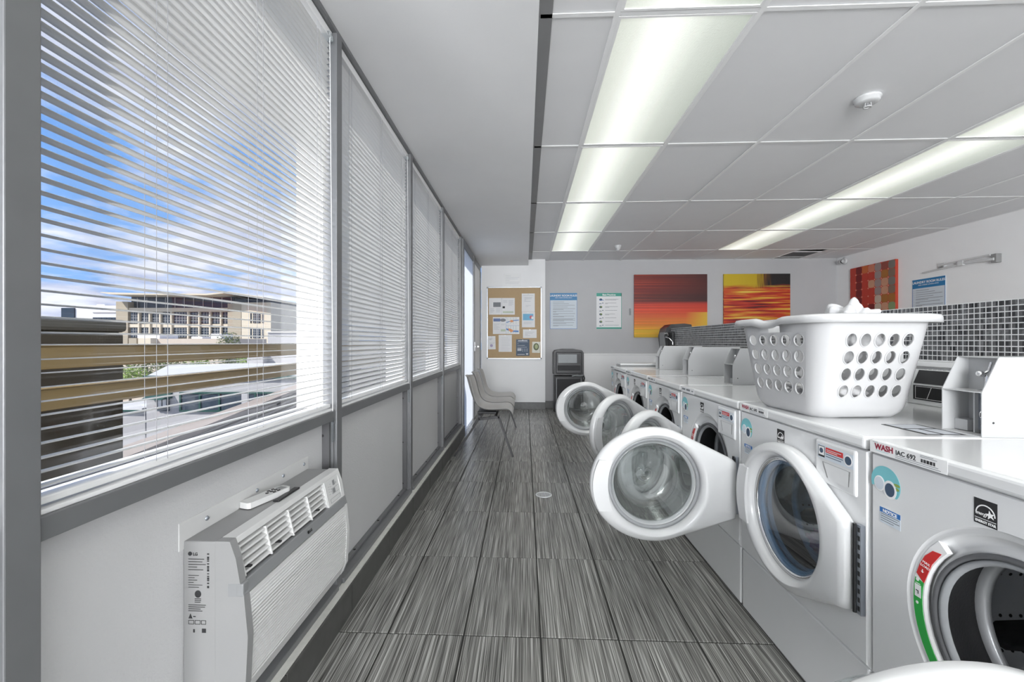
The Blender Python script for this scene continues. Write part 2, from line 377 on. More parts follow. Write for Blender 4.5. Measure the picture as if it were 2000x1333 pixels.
class Plane2:                                          # flat print on a plane: origin, right, up
    def __init__(s, o, r, u): s.o, s.r, s.u = Vector(o), Vector(r), Vector(u); s.n = s.r.cross(s.u)
    def p(s, a, b, h=0): return s.o + s.r*a + s.u*b + s.n*h
    def rect(s, mb, a0, a1, b0, b1, h=.0004, t=.0004):
        vs = [s.p(a, b, q) for q in (h-t, h) for a, b in ((a0, b0), (a1, b0), (a1, b1), (a0, b1))]
        mb.add(vs, [(0,3,2,1),(4,5,6,7),(0,1,5,4),(1,2,6,5),(2,3,7,6),(3,0,4,7)]); return mb
    def poly(s, mb, pts, h=.0004, t=.0004):
        n = len(pts); vs = [s.p(a, b, h-t) for a, b in pts] + [s.p(a, b, h) for a, b in pts]
        mb.add(vs, [tuple(range(n))[::-1], tuple(range(n, 2*n))] + [(i, (i+1) % n, n+(i+1) % n, n+i) for i in range(n)]); return mb
    def disc(s, mb, a, b, ra, rb=None, h=.0004, n=20, a0=0, a1=2*pi, t=.0004):
        rb = rb or ra
        full = abs(a1-a0-2*pi) < 1e-6
        pts = [(a+ra*cos(a0+(a1-a0)*k/(n if full else n-1)), b+rb*sin(a0+(a1-a0)*k/(n if full else n-1))) for k in range(n)]
        return s.poly(mb, pts, h, t)
    def lines(s, mb, a0, a1, b, lens, dy, hh=.001, h=.0006):
        for k, f in enumerate(lens):
            if f > 0: s.rect(mb, a0, a0+(a1-a0)*f, b-k*dy-hh, b-k*dy, h, .0003)
        return mb

# ------------------------------------------------------------------ room shell
XL = -0.785                                            # face of the window mullions
XR = 5.30; YB = 7.45; YW = 7.31; YF = -6.0
fl = B('floor', GROUT, -1.0, XR+.1, YF-.1, YB+.1, -.12, -.004, kind='structure')
tw, tl = .305, .613
tb = MB().box(-tw/2+.0034, tw/2-.0034, -tl/2+.003, tl/2-.003, -.008, 0)
t0 = None
xs = [.061-tw*3+tw*k for k in range(19)]
rows = [1.676+tl*k for k in range(-4, 10)]
for ix, x in enumerate(xs):
    if x > 4.9: continue
    for y in rows:
        y1 = min(y+tl, YB-.005)
        xa = max(x, -.745) if ix else -.745
        if t0 is None:
            t0 = tb.build('floor_tile', TILE, fl, (x+tw/2, y+tl/2, 0), bevel=.0012, seg=1); o = t0
        else: o = link_copy(t0, fl, (x+tw/2, y+tl/2, 0))
        if y+tl > YB: o.scale.y = (YB-y)/tl; o.location.y = (y+YB)/2
B('floor_tile', TILE, .061+tw*16, XR, YF, YB, -.008, 0, fl)
B('floor_tile', TILE, -.745, .061+tw*16, YF, 1.676-tl*4-.002, -.008, 0, fl)

# ceiling: soffit over the window side, lay-in grid over the rest
B('ceiling', SOFFIT, -1.0, .055, YF-.1, YW+.2, ZS, ZS+.35, kind='structure')
ce = B('ceiling', WHITE_WALL, .055, XR+.1, YF-.1, YB+.15, ZC+.12, ZC+.3, kind='structure')
B('angle_and_shade_strip', mat('soffit_shade_grey', (.26, .26, .265), .5), .0555, .118, YF, YB, ZC-.004, ZC, ce)  # shade along the soffit edge, put in as a grey strip
B('angle_and_shade_strip', TBAR, XR-.02, XR, YF, YB, ZC-.004, ZC, ce)
B('angle_and_shade_strip', TBAR, .055, XR, YB-.02, YB, ZC-.004, ZC, ce)
for x in XC[:-1]: MB().box(x-.012, x+.012, YF, YB, ZC-.006, ZC).box(x-.002, x+.002, YF, YB, ZC, ZC+.03).build('grid_runner', TBAR, ce, bevel=.0015, seg=1)
xcell = [.055] + XC
cell_mesh = {}
for j, y in enumerate(YC):
    if j in (0, len(YC)-1): continue
    for i in range(len(xcell)-1):
        xa, xb = xcell[i], xcell[i+1]
        MB().box(xa+.012, xb-.012, y-.011, y+.011, ZC-.004, ZC-.0005).build('grid_cross_bar', TBAR, ce)
fixset = set(FIX)
VENT = (6, 8)
for i in range(len(xcell)-1):
    for j in range(len(YC)-1):
        if (i-1, j) in fixset: continue
        xa, xb = xcell[i], xcell[i+1]; ya, yb = YC[j], YC[j+1]
        if j == 8 and i == 7: xa = XC[6]+.46                # vent takes part of this cell
        dz = random.choice((0, .0, .001, .002))
        B('ceiling_tile', CEIL, xa+.005, xb-.005, ya+.004, yb-.004, ZC+.001+dz, ZC+.016, ce, bevel=.002)
for i, (a, b) in enumerate(FIX):
    xa, xb, ya, yb = XC[a]+.012, XC[a+1]-.012, YC[b]+.014, YC[b+1]-.014
    cx, cy = (xa+xb)/2, (ya+yb)/2
    row = 'row beside the soffit' if a == 0 else 'row over the washers'
    if b < 4: lab = 'recessed fluorescent panel %s behind the camera, in the %s' % (('third', 'second', 'first')[b-1], row)
    else:
        order = {4: 'nearest whole', 5: 'second nearest', 6: 'third nearest', 7: 'farthest'}[b]
        lab = 'lit fluorescent ceiling panel, %s one in the %s' % (order, 'left row beside the soffit' if a == 0 else 'right-hand row far over the washers')
    if b == 3: lab = 'lit fluorescent ceiling panel cut off by the top of the photo, %s' % ('left row' if a == 0 else 'right row')
    t = thing('ceiling_light', lab, 'ceiling light', (cx, cy, ZC), 'recessed fluorescent ceiling panels')
    w, l = (xb-xa)/2, (yb-ya)/2
    MB().box(-w+.012, w-.012, -l+.012, l-.012, -.001, .003).build('lens', LENS, t)
    fr = MB()
    for (p, q, r_, s_) in ((-w, -w+.012, -l, l), (w-.012, w, -l, l), (-w+.012, w-.012, -l, -l+.012), (-w+.012, w-.012, l-.012, l)): fr.box(p, q, r_, s_, -.005, .004)
    fr.build('door_frame', TBAR, t)
    MB().box(-w, w, -l, l, .004, .10).build('housing', TBAR, t)

# walls
B('wall_back', GREY_WALL, .347, XR+.1, YB, YB+.12, 0, ZC+.2, kind='structure')
B('wall_back', WHITE_WALL, -.755, .347, YW, YB+.12, 0, ZC+.2, kind='structure')
B('wall_right', WHITE_WALL, XR, XR+.12, YF, YB, 0, ZC+.2, kind='structure')
B('wall_front', WHITE_WALL, -1.0, XR+.1, YF-.12, YF, 0, ZC+.2, kind='structure')
B('baseboard_back', BASE_T, .349, 5.3, YB-.012, YB, 0, .125, bevel=.002, kind='structure')
bb = B('baseboard_back', BASE_T, -.745, .349, YW-.012, YW, 0, .12, bevel=.002, kind='structure')
# half-height white panelling with a cap rail along the grey wall
wp = B('wall_panel', WHITE_WALL, 1.02, 5.28, YB-.04, YB-.013, 0.0, .93, kind='structure')
B('cap_rail', JAMB, 1.01, 5.28, YB-.055, YB, .93, .955, wp, bevel=.004)
B('stile', JAMB, 1.012, 1.035, YB-.045, YB-.036, .0, .93, wp)

# ------------------------------------------------------------------ window wall
MY = [-.48, .657, 1.789, 2.935, 4.10, 5.24]            # far edges of the mullions
ZSILL = .89; ZTOP = 2.45
wl = B('wall_left', DBROWN, -1.10, -.93, YF, 5.24, -.5, .84, kind='structure')
B('wall_left', ALU, -.93, XL, YF, -.53, 0, ZS, kind='structure')
B('wall_left', ALU, -1.02, XL, YF, YW+.1, ZTOP+.008, ZS+.03, kind='structure')
# tiled base under the window wall
for k in range(18):
    ya = -1.2+.5*k
    yb = min(ya+.497, 5.24)
    if ya < 5.24:
        o = B('baseboard_left', BASE_L, -.80, -.745, ya, yb, 0, .123, bevel=.003, kind='structure')
B('trim_1', CAULK, -.785, -.752, -1, 5.24, .1225, .129, kind='structure')
mull = []
for i, y in enumerate(MY):
    m_ = MB().box(-.845, XL, y-.05, y, .12, ZTOP+.01).build('trim_2', ALU, bevel=.002, kind='structure')
    j_ = MB().box(-.96, -.845, y-.045, y-.003, ZSILL-.06, ZTOP).build('window_jamb', JAMB, m_)
for i in range(5):
    y0, y1 = MY[i], MY[i+1]-.05
    w = MB().box(-.96, XL-.006, y0, y1, .84, ZSILL-.010).build('window_%d' % (i+1), ALU, bevel=.0015, kind='structure')
    B('window_sill', JAMB, -.955, -.80, y0+.001, y1-.001, ZSILL-.010, ZSILL-.001, w, bevel=.002)
    B('sill_track', ALU_D, -.915, -.91, y0+.001, y1-.001, ZSILL-.001, ZSILL+.001, w)
    B('window_pane', GLASS_W, -.936, -.932, y0, y1, ZSILL, ZTOP, w)
    B('bottom_frame', JAMB, -.95, -.925, y0, y1, ZSILL-.002, ZSILL+.003, w)
    # infill panel below, recessed, held by dark angles with screws
    B('infill_panel', PANEL, -.86, -.835, y0-.02, y1+.02, .14, .845, w)
    B('panel_stop', ALU_D, -.835, -.805, y1-.028, y1-.0005, .15, .838, w)
    B('panel_stop', ALU, -.83, -.795, y1-.012, y1-.0005, .15, .838, w)
    B('panel_stop', ALU_D, -.835, -.827, y0+.001, y0+.012, .15, .838, w)
    ms = MB()
    for zz in (.20, .48, .78): ms.add([Vector((-.832+.006*cos(a), y1-.0285, zz+.006*sin(a))) for a in [k*pi/4 for k in range(8)]], [tuple(range(8))])
    ms.build('screw', BLACK, w)
    B('bottom_rail', ALU, -.86, -.775, y0-.0, y1, .129, .152, w, bevel=.002)
    B('rail_stop', ALU, -.834, -.81, y0+.002, y1-.03, .152, .166, w, bevel=.002)
    ms = MB()
    for f in (.2, .5, .85): ms.lathe([(0, .004), (.006, .003), (.007, 0)], 8, Matrix.Translation((-.82, y0+(y1-y0)*f, .166)))
    ms.build('screw', BLACK, w)

# glazed door at the far end of the window wall
d = B('door_1', ALU, -.80, -.765, 5.241, 5.32, 0, ZTOP, kind='structure')
B('door_stile', ALU, -.79, -.76, 6.30, 6.40, 0.0, ZTOP, d)
B('door_head', ALU, -.80, -.765, 5.32, 7.30, 2.36, ZTOP, d)
B('door_jamb', ALU_D, -.80, -.76, 7.18, 7.30, 0.0, 2.36, d)
B('door_panel', JAMB, -.795, -.77, 6.40, 7.18, 0, 2.36, d)
B('door_pane', FROST, -.785, -.78, 5.32, 6.30, .02, 2.36, d)
h = MB().box(-.76, -.745, 6.32, 6.40, 1.02, 1.16).build('door_lock', TBAR, d, bevel=.003)
MB().tube([(-.745, 6.36, 1.09), (-.70, 6.36, 1.09), (-.695, 6.26, 1.09)], .009, 8).build('door_lever', CHROME, d)

# ------------------------------------------------------------------ venetian blinds
PITCH = .0237; SW = .0125
def slat_mesh(length, tilt):
    m = MB(); pr = []
    for s_ in (-1, -.5, 0, .5, 1):
        x = s_*SW; z = .0018*(1-s_*s_)
        pr.append((x*cos(tilt)-z*sin(tilt), x*sin(tilt)+z*cos(tilt)))
    top = pr; bot = [(x, z-.0005) for x, z in pr][::-1]
    m.prism(top+bot, -length/2, length/2, 'y', True); return m
BL_LABEL = ['venetian blind cut off by the left edge of the photo', 'open white venetian blind with the office block showing through it',
  'half-closed white venetian blind in the second whole bay', 'closed white venetian blind in the third bay from the camera',
  'narrow-looking white venetian blind second from the glass door', 'white venetian blind next to the glass door']
TILT = [R(38), R(2), R(59), R(60), R(58), R(56)]
# tilt>0 lifts the room-side edge
ends = [(-1.3, -.535)] + [(MY[i]+.004, MY[i+1]-.054) for i in range(5)]
bay = [(-.475, .603), (.661, 1.735), (1.793, 2.881), (2.939, 4.046), (4.104, 5.186)]
XB = -.822
for i, (ya, yb) in enumerate(bay):
    L_ = yb-ya-.006; yc = (ya+yb)/2
    t = thing('venetian_blind', BL_LABEL[[0, 1, 2, 3, 5][i]] if i != 3 else 'closed white venetian blind behind the stacked chair backs, second from the glass door', 'blind', (XB, yc, ZSILL+.004), 'white venetian blinds')
    if i == 3: t['label'] = 'closed white venetian blind, second from the glass door'
    tl_ = TILT[[0, 1, 2, 3, 5][i]]
    z0 = ZSILL+.004
    MB().box(-.019, .019, -L_/2, L_/2, ZTOP-.03-z0, ZTOP+.005-z0).build('headrail', JAMB, t, bevel=.002)
    MB().box(-.014, .014, -L_/2, L_/2, 0, .014).build('bottom_rail', JAMB, t, bevel=.003)
    sm = None
    n = int((ZTOP-.04-z0-.02)/PITCH)
    for k in range(n):
        z = .030+PITCH*k
        dy = random.uniform(-.001, .001); rx = random.gauss(0, .0012)
        if i == 2 and k == 22: rx = .004
        if sm is None: sm = slat_mesh(L_, tl_).build('slat', SLAT, t, (0, dy, z)); o = sm
        else: o = link_copy(sm, t, (0, dy, z))
        o.rotation_euler = (rx, random.gauss(0, .02 if i < 2 else .05), 0)
        if i == 1 and k > 40: o.rotation_euler.y += -R(.6)*(k-40)
    cy = (-.30, .05, .42) if i == 1 else (-.42, 0, .40)
    for c in cy:
        m = MB()
        for xx in (-.0135, .0135): m.bar((xx, c, .01), (xx, c, ZTOP-.03-z0), .0008, .0008)
        m.bar((.0145, c+.028, .01), (.0145, c+.028, ZTOP-.03-z0), .0009, .0009)
        m.build('ladder_cord', CORD, t)
    m = MB().tube([(.024, L_/2-.03, ZTOP-.02-z0), (.03, L_/2-.02, .35), (.028, L_/2-.012, -.05)], .0015, 6); m.build('pull_cord', JAMB, t)
    MB().tube([(.028, L_/2-.012, -.04), (.028, L_/2-.012, -.14)], .0045, 8).build('cord_tassel', CLEARP, t)
    MB().box(-.012, .03, L_/2-.045, L_/2-.01, ZTOP-.045-z0, ZTOP-.02-z0).build('tilt_bracket', CLEARP, t, bevel=.003)


# ------------------------------------------------------------------ front-loading washers
WX = .945; WW = .687; WS = .6975; WY0 = 1.21          # front plane, width, spacing, near edge of the second washer
HC = (.335, .55)                                       # door-hole centre: along the front, height
DOORC = .31                                            # door circle centre from the hinge pivot
TL = Matrix.Rotation(pi/2, 4, 'Y')                     # lathe axis z -> +x (depth)
def depthM(y, z, x=0): return Matrix.Translation((x, y, z)) @ TL
def ring_to_rect(mb, yc, zc, r, y0, y1, z0, z1, x, n=64):
    a_ = sorted([2*pi*k/n for k in range(n)] + [math.atan2(zz-zc, yy-yc) % (2*pi) for yy in (y0, y1) for zz in (z0, z1)])
    vs = []
    for a in a_: vs.append((x, yc+r*cos(a), zc+r*sin(a)))
    for a in a_:
        c, s_ = cos(a), sin(a)
        t = min([(y1-yc)/c if c > 1e-9 else 1e9, (y0-yc)/c if c < -1e-9 else 1e9, (z1-zc)/s_ if s_ > 1e-9 else 1e9, (z0-zc)/s_ if s_ < -1e-9 else 1e9])
        vs.append((x, yc+t*c, zc+t*s_))
    m = len(a_); mb.add(vs, [(i, m+i, m+(i+1) % m, (i+1) % m) for i in range(m)])
def door_outline(n=96, DOORC=.31):
    """radius of the door outline about the ring centre: round rim, straight flanks running to the hinge"""
    hx = -DOORC+(.012 if DOORC < .33 else -.008); hz = (.655-HC[1], .405-HC[1]); out = []
    circ = [(.285*cos(t) if cos(t) > 0 else .25*cos(t), .252*sin(t)) for t in [2*pi*k/720 for k in range(720)]]
    pts = circ + [(hx, hz[0]), (hx, hz[1])]
    pts = sorted(set((round(a, 5), round(b, 5)) for a, b in pts))
    def half(p):
        h = []
        for q in p:
            while len(h) > 1 and (h[-1][0]-h[-2][0])*(q[1]-h[-2][1])-(h[-1][1]-h[-2][1])*(q[0]-h[-2][0]) <= 0: h.pop()
            h.append(q)
        return h
    hull = half(pts)[:-1] + half(pts[::-1])[:-1]
    for k in range(n):
        a = 2*pi*k/n; dx, dz = cos(a), sin(a); best = 0
        for i in range(len(hull)):
            p, q = hull[i], hull[(i+1) % len(hull)]; ex, ez = q[0]-p[0], q[1]-p[1]
            den = dx*ez-dz*ex
            if abs(den) < 1e-12: continue
            t = (p[0]*ez-p[1]*ex)/den; u = (p[0]*dz-p[1]*dx)/den
            if t > 0 and -1e-6 <= u <= 1+1e-6: best = max(best, t)
        out.append(best)
    return out
def make_door(parent, open_deg, closed_glass, dz=0):
    DOORC = .31 if closed_glass else .35
    n = 96; Ro = door_outline(n, DOORC); ri = .205
    mb = MB(); loops = []
    def loop(fr, x):
        vs = []
        for k in range(n):
            a = 2*pi*k/n; r = fr(k); vs.append((x, DOORC+r*cos(a), r*sin(a)))
        loops.append(vs)
    loop(lambda k: ri+.012, .002); loop(lambda k: Ro[k]-.004, .002); loop(lambda k: Ro[k], -.004); loop(lambda k: Ro[k], -.022)
    loop(lambda k: Ro[k]-.006, -.034); loop(lambda k: Ro[k]-.018, -.040)
    loop(lambda k: min(Ro[k]-.022, .252), -.042); loop(lambda k: min(Ro[k]-.03, .238), -.0475); loop(lambda k: ri+.016, -.046); loop(lambda k: ri+.006, -.040)
    loop(lambda k: ri, -.030); loop(lambda k: ri-.004, -.012)
    vs = [v for l_ in loops for v in l_]; m = len(loops)
    mb.add(vs, [(i*n+k, i*n+(k+1) % n, ((i+1) % m)*n+(k+1) % n, ((i+1) % m)*n+k) for i in range(m) for k in range(n)], True)
    dr = mb.build('door', APPL_D, parent, (-.006 if closed_glass else -.022, .026, HC[1]+dz), rot=(0, 0, R(open_deg)))
    # bezel, glass, bowl, handle recess
    MB().lathe([(ri-.002, -.016), (ri-.002, -.008), (ri-.016, -.006), (ri-.018, -.012)], 64, depthM(DOORC, 0), True).build('glass_bezel', CHROME if closed_glass else RUB_L, dr)
    if closed_glass:
        MB().disc(ri-.006, 0, 64, depthM(DOORC, 0, -.010)).build('glass', GLASS_B, dr)
    bowl = [(ri-.02, .0), (.176, .012), (.170, .05), (.156, .10), (.138, .122), (.10, .132), (.05, .137), (.004, .138)]
    inner = [(max(r-.006, .002), h-.005) for r, h in bowl][::-1]
    MB().lathe(bowl+inner, 64, depthM(DOORC, 0), True).build('glass_bowl', GLASS_BB if closed_glass else GLASS_D, dr)
    MB().lathe([(ri+.02, .0), (ri+.02, .012), (.176, .014), (.176, .0)], 64, depthM(DOORC, 0), True).build('inner_ring', APPL_D, dr)
    # handle grip segment on the free side
    pts = []
    for a in [R(v) for v in range(-26, 27, 4)]: pts.append((DOORC+(ri+.072)*cos(a)*1.0, (ri+.05)*sin(a)))
    for a in [R(v) for v in range(26, -27, -4)]: pts.append((DOORC+(ri+.006)*cos(a), (ri+.05)*sin(a)))
    MB().prism(pts, -.051, -.030, 'x').build('handle', APPL_D, dr, bevel=.002, seg=1)
    return dr

def perf(mb, y, z, ang, r, x0, x1, nx, na, span):
    for i in range(nx):
        for j in range(na):
            x = x0+(x1-x0)*i/(nx-1); a = ang+span*(j/(na-1)-.5)
            c = Vector((x, y+r*cos(a), z+r*sin(a))); ta = Vector((0, -sin(a), cos(a))); tx = Vector((1, 0, 0))
            mb.add([c+tx*.0042*cos(q)+ta*.0042*sin(q) for q in [k*pi/4 for k in range(8)]], [tuple(range(8))])

def make_washer(label, door_open, closed):
    t = thing('washing_machine', label, 'washer', (WX, 0, 0), 'row of white front-loading washers')
    yc, zc = HC; Wd = .79
    mb = MB()                                          # shell with a round mouth
    ring_to_rect(mb, yc, zc, .243, .006, WW-.006, .272, .862, 0)
    vs = [(0,.006,.272),(0,WW-.006,.272),(0,WW-.006,.862),(0,.006,.862),(.01,0,.262),(.01,WW,.262),(.01,WW,.866),(.01,0,.866),(Wd,0,.262),(Wd,WW,.262),(Wd,WW,.866),(Wd,0,.866)]
    mb.add(vs, [(0,1,5,4),(1,2,6,5),(2,3,7,6),(3,0,4,7),(4,5,9,8),(5,6,10,9),(6,7,11,10),(7,4,8,11),(8,9,10,11)])
    mb.build('cabinet', APPL, t)
    MB().box(.004, Wd, .002, WW-.002, .012, .262).build('lower_panel', APPL, t, bevel=.006)
    MB().box(.05, Wd-.05, .03, WW-.03, 0, .012).build('feet', BLACK, t)
    MB().box(-.008, Wd, .0, WW, .868, .905).build('top_lid', APPL, t, bevel=.010, seg=3)
    dm = depthM(yc, zc)
    MB().lathe([(.243, 0), (.238, .006), (.231, .004), (.226, .010), (.218, .022), (.205, .024), (.199, .018), (.192, .020)], 72, dm).build('mouth_bezel', APPL_D, t)
    MB().lathe([(.193, .018), (.190, .010), (.183, .010), (.181, .020)], 64, dm).build('gasket', RUB, t)
    MB().lathe([(.181, .020), (.178, .014), (.171, .016), (.168, .026)], 64, dm).build('gasket_lip', RUB_L, t)
    MB().lathe([(.169, .024), (.186, .045), (.196, .08), (.206, .11), (.212, .135)], 64, dm).build('bellows', RUB_D, t)
    MB().lathe([(.214, .128), (.196, .124), (.188, .132), (.188, .142), (.243, .150)], 64, dm).build('drum_rim', STEEL, t)
    dr = MB().lathe([(.243, .150), (.243, .52), (.12, .545), (.0, .545)], 64, dm).build('drum', STEEL, t)
    pm = MB()
    for a0 in (R(-60), R(60), R(180)):
        for o_ in (-.36, .36): perf(pm, yc, zc, a0+o_+R(60), .2415, .19, .50, 14, 4, .30)
    for k in range(7):
        for q in range(6+k*4):
            a = 2*pi*q/(6+k*4); r = .03+.026*k; c = (.543-.004*k*0, yc+r*cos(a), zc+r*sin(a))
            if r < .12: pm.add([(c[0], c[1]+.004*cos(w), c[2]+.004*sin(w)) for w in [u*pi/3 for u in range(6)]], [tuple(range(6))])
    pm.build('perforations', DARK, dr, kind='stuff')
    for a in (R(-22), R(98), R(218)):                  # black lifter vanes
        c = Vector((0, cos(a), sin(a))); ta = Vector((0, -sin(a), cos(a))); O = Vector((0, yc, zc)); mb = MB()
        sec = [(.16, .004, .006), (.20, .030, .035), (.30, .036, .055), (.42, .036, .060), (.50, .03, .05)]
        vs = []
        for x, w, hgt in sec:
            for u, hh in ((-1, 0), (-.6, .55), (0, 1), (.6, .55), (1, 0)): vs.append(O + Vector((x, 0, 0)) + c*(.241-hgt*hh) + ta*(w*u))
        fs = [(i*5+k, i*5+k+1, (i+1)*5+k+1, (i+1)*5+k) for i in range(4) for k in range(4)] + [tuple(range(5)), tuple(range(20, 25))]
        mb.add(vs, fs, True); mb.build('lifter_vane', RUB_D, dr)
    # load gauge on the bezel (reads from the aisle: right = -y)
    def sector(a0, a1, r0, r1, x, n=10):
        return [(yc+r0*cos(a), zc+r0*sin(a)) for a in [a0+(a1-a0)*k/n for k in range(n+1)]] + [(yc+r1*cos(a), zc+r1*sin(a)) for a in [a1+(a0-a1)*k/n for k in range(n+1)]]
    gm = MB().prism(sector(R(-38), R(44), .203, .231, 0), .0035, .016, 'x').build('load_gauge', WHITE_P, t)
    MB().prism([(yc+.228*cos(R(15)), zc+.228*sin(R(15))), (yc+.228*cos(R(22)), zc+.228*sin(R(22))), (yc+.227*cos(R(29)), zc+.227*sin(R(29))), (yc+.222*cos(R(36)), zc+.222*sin(R(36))), (yc+.207*cos(R(40)), zc+.207*sin(R(40))), (yc+.206*cos(R(28)), zc+.206*sin(R(28))), (yc+.206*cos(R(12)), zc+.206*sin(R(12)))], .0025, .005, 'x').build('gauge_band', RED, t)['label'] = 'red maximum load band'
    MB().prism(sector(R(-36), R(12), .206, .228, 0), .0025, .005, 'x').build('gauge_band', GREEN, t)['label'] = 'green load band'
    P_ = Plane2((.0024, yc+.226, zc+.02), (0, -1, 0), (0, 0, 1))
    wm = MB(); P_.rect(wm, .002, .018, -.018, .012); P_.rect(wm, .004, .016, .014, .0155); P_.rect(wm, .006, .010, -.034, -.030); P_.disc(wm, .009, .024, .004); P_.disc(wm, .008, -.032, .0035)
    wm.build('gauge_markings', WHITE_P, t)
    im = MB(); P_.rect(im, .005, .012, -.004, -.002, .0008); P_.rect(im, .010, .012, -.010, -.003, .0008); im.build('gauge_icon', INK, t)
    text('MAX', .0085, WHITE_P, (.0020, yc+.2045, zc+.092), (0, -1, -.15), (0, -.15, 1), t, 'gauge_lettering')
    text('LOAD', .0085, WHITE_P, (.0020, yc+.2095, zc+.083), (0, -1, -.15), (0, -.15, 1), t, 'gauge_lettering')
    am = MB(); Pa = Plane2((.0022, yc+.2040, zc+.070), (0, -1, 0), (0, 0, 1)); Pa.rect(am, -.001, .001, 0, .005); Pa.poly(am, [(-.004, 0), (0, -.004), (.004, 0)]); am.build('gauge_arrow', WHITE_P, t)
    # detergent drawer with scoop and warning label
    q = MB().box(-.006, .03, .035, .205, .722, .857).build('detergent_drawer', APPL, t, bevel=.008, seg=3)
    MB().prism([(.150, .745), (.060, .745), (.055, .790), (.170, .790), (.165, .775)], -.0066, -.0062, 'x').build('drawer_scoop', ACG, q)
    sc = MB(); sc.add([(-.0068, .165, .789), (-.0068, .06, .789), (-.0085, .06, .742), (-.0085, .14, .742)], [(0, 1, 2, 3)]); sc.build('drawer_grip', APPL, q)
    D_ = Plane2((-.0064, .190, .800), (0, -1, 0), (0, 0, 1))
    lm = MB(); D_.rect(lm, 0, .148, 0, .042, .0004); wl_ = lm.build('warning_label', PAPER_B, q)
    rm = MB(); D_.rect(rm, .036, .108, .022, .038, .0008); rm.build('warning_band', RED, q)
    im = MB(); D_.rect(im, .003, .031, .004, .0385, .0007); im.build('warning_frame', INK, q)
    im = MB(); D_.rect(im, .005, .029, .010, .0365, .0009); im.build('warning_field', WHITE_P, q); im = MB(); D_.disc(im, .128, .021, .0165, h=.0009); im.build('warning_emblem', WHITE_P, q)
    im = MB(); D_.disc(im, .017, .024, .008, h=.0012); D_.disc(im, .128, .021, .0125, h=.0012); D_.lines(im, .036, .108, .018, (1, .9), .007, .002, .0009); D_.lines(im, .042, .102, .033, (.95,), .006, .0008, .001); im.build('warning_print', NAVY, q)
    im = MB(); D_.lines(im, .040, .104, .032, (.95, .7), .005, .0015, .0011); im.build('warning_text', WHITE_P, q)
    # energy label
    E_ = Plane2((-.0004, .420, .790), (0, -1, 0), (0, 0, 1))
    em = MB(); E_.rect(em, 0, .044, 0, .052); em.build('energy_label', INK, t)
    im = MB()
    pts = [(.022+.019*cos(a), .022+.020*sin(a)) for a in [pi-pi*k/16 for k in range(17)]] + [(.022+.017*cos(a), .022+.0175*sin(a)) for a in [pi*k/16 for k in range(17)]]
    E_.poly(im, pts, .0008)
    st = [(.031+(.0095 if k % 2 == 0 else .0038)*cos(pi/2+k*pi/5+.2), .024+(.0095 if k % 2 == 0 else .0038)*sin(pi/2+k*pi/5+.2)) for k in range(10)]
    E_.poly(im, st, .0008); E_.rect(im, .002, .042, .0115, .0125, .0008); im.build('energy_star_mark', WHITE_P, t)
    text('ENERGY STAR', .0072, WHITE_P, E_.p(.0025, .0035, .0006), (0, -1, 0), (0, 0, 1), t, 'energy_lettering', sx=.86, bold=.0002)
    text('energy', .0105, WHITE_P, E_.p(.003, .019, .0008), (0, -1, 0), (0, 0, 1), t, 'energy_lettering', sx=.8, shear=.3)
    # teal leaf sticker and notice
    T_ = Plane2((-.0004, .640, .795), (0, -1, 0), (0, 0, 1))
    im = MB()
    pts = [(.045*cos(a), .045*sin(a)) for a in [R(200)-R(240)*k/24 for k in range(25)]] + [(.012, -.028), (.0, -.005), (-.015, -.008)]
    T_.poly(im, pts); im.build('teal_sticker', TEAL, t)
    im = MB(); T_.disc(im, -.018, -.004, .017, .020, h=.0007); T_.disc(im, .014, -.012, .020, .024, h=.0009); im.build('sticker_washer', WHITE_P, t)
    im = MB(); T_.disc(im, .014, -.012, .0145, .0175, h=.0012); im.build('sticker_drum', NAVY, t)
    im = MB(); T_.disc(im, -.018, -.004, .014, .017, h=.0010); im.build('sticker_lens', PAPER_B, t)
    im = MB(); T_.disc(im, .034, .006, .010, .004, h=.0008); T_.disc(im, .033, -.004, .009, .004, h=.0008); im.build('sticker_leaf', LEAF, t)
    N_ = Plane2((-.0004, .657, .690), (0, -1, 0), (0, 0, 1))
    im = MB(); N_.rect(im, 0, .062, 0, .040); im.build('notice_label', PAPER_B, t)
    im = MB(); N_.rect(im, 0, .062, .027, .040, .0007); im.build('notice_band', BLUE, t)
    im = MB(); N_.lines(im, .003, .059, .024, (1, .9, 1, .7), .0058, .0012); im.build('notice_print', INK, t)
    text('NOTICE', .0115, WHITE_P, N_.p(.031, .0290, .0009), (0, -1, 0), (0, 0, 1), t, 'notice_lettering', 'CENTER', bold=.0003)
    # piano hinge on the near side
    hg = MB().box(-.014, -.002, .006, .024, .405, .655).build('hinge_leaf', ZINC, t)
    MB().tube([(-.016, .026, .405), (-.016, .026, .655)], .005, 8).build('hinge_knuckle', LEGM, t)
    im = MB()
    for k in range(10): im.box(-.0148, -.0138, .010, .017, .415+k*.0245, .428+k*.0245)
    im.build('hinge_slot', BLACK, hg)
    dz = 0 if closed else -.015
    make_door(t, door_open, closed, dz)
    return t
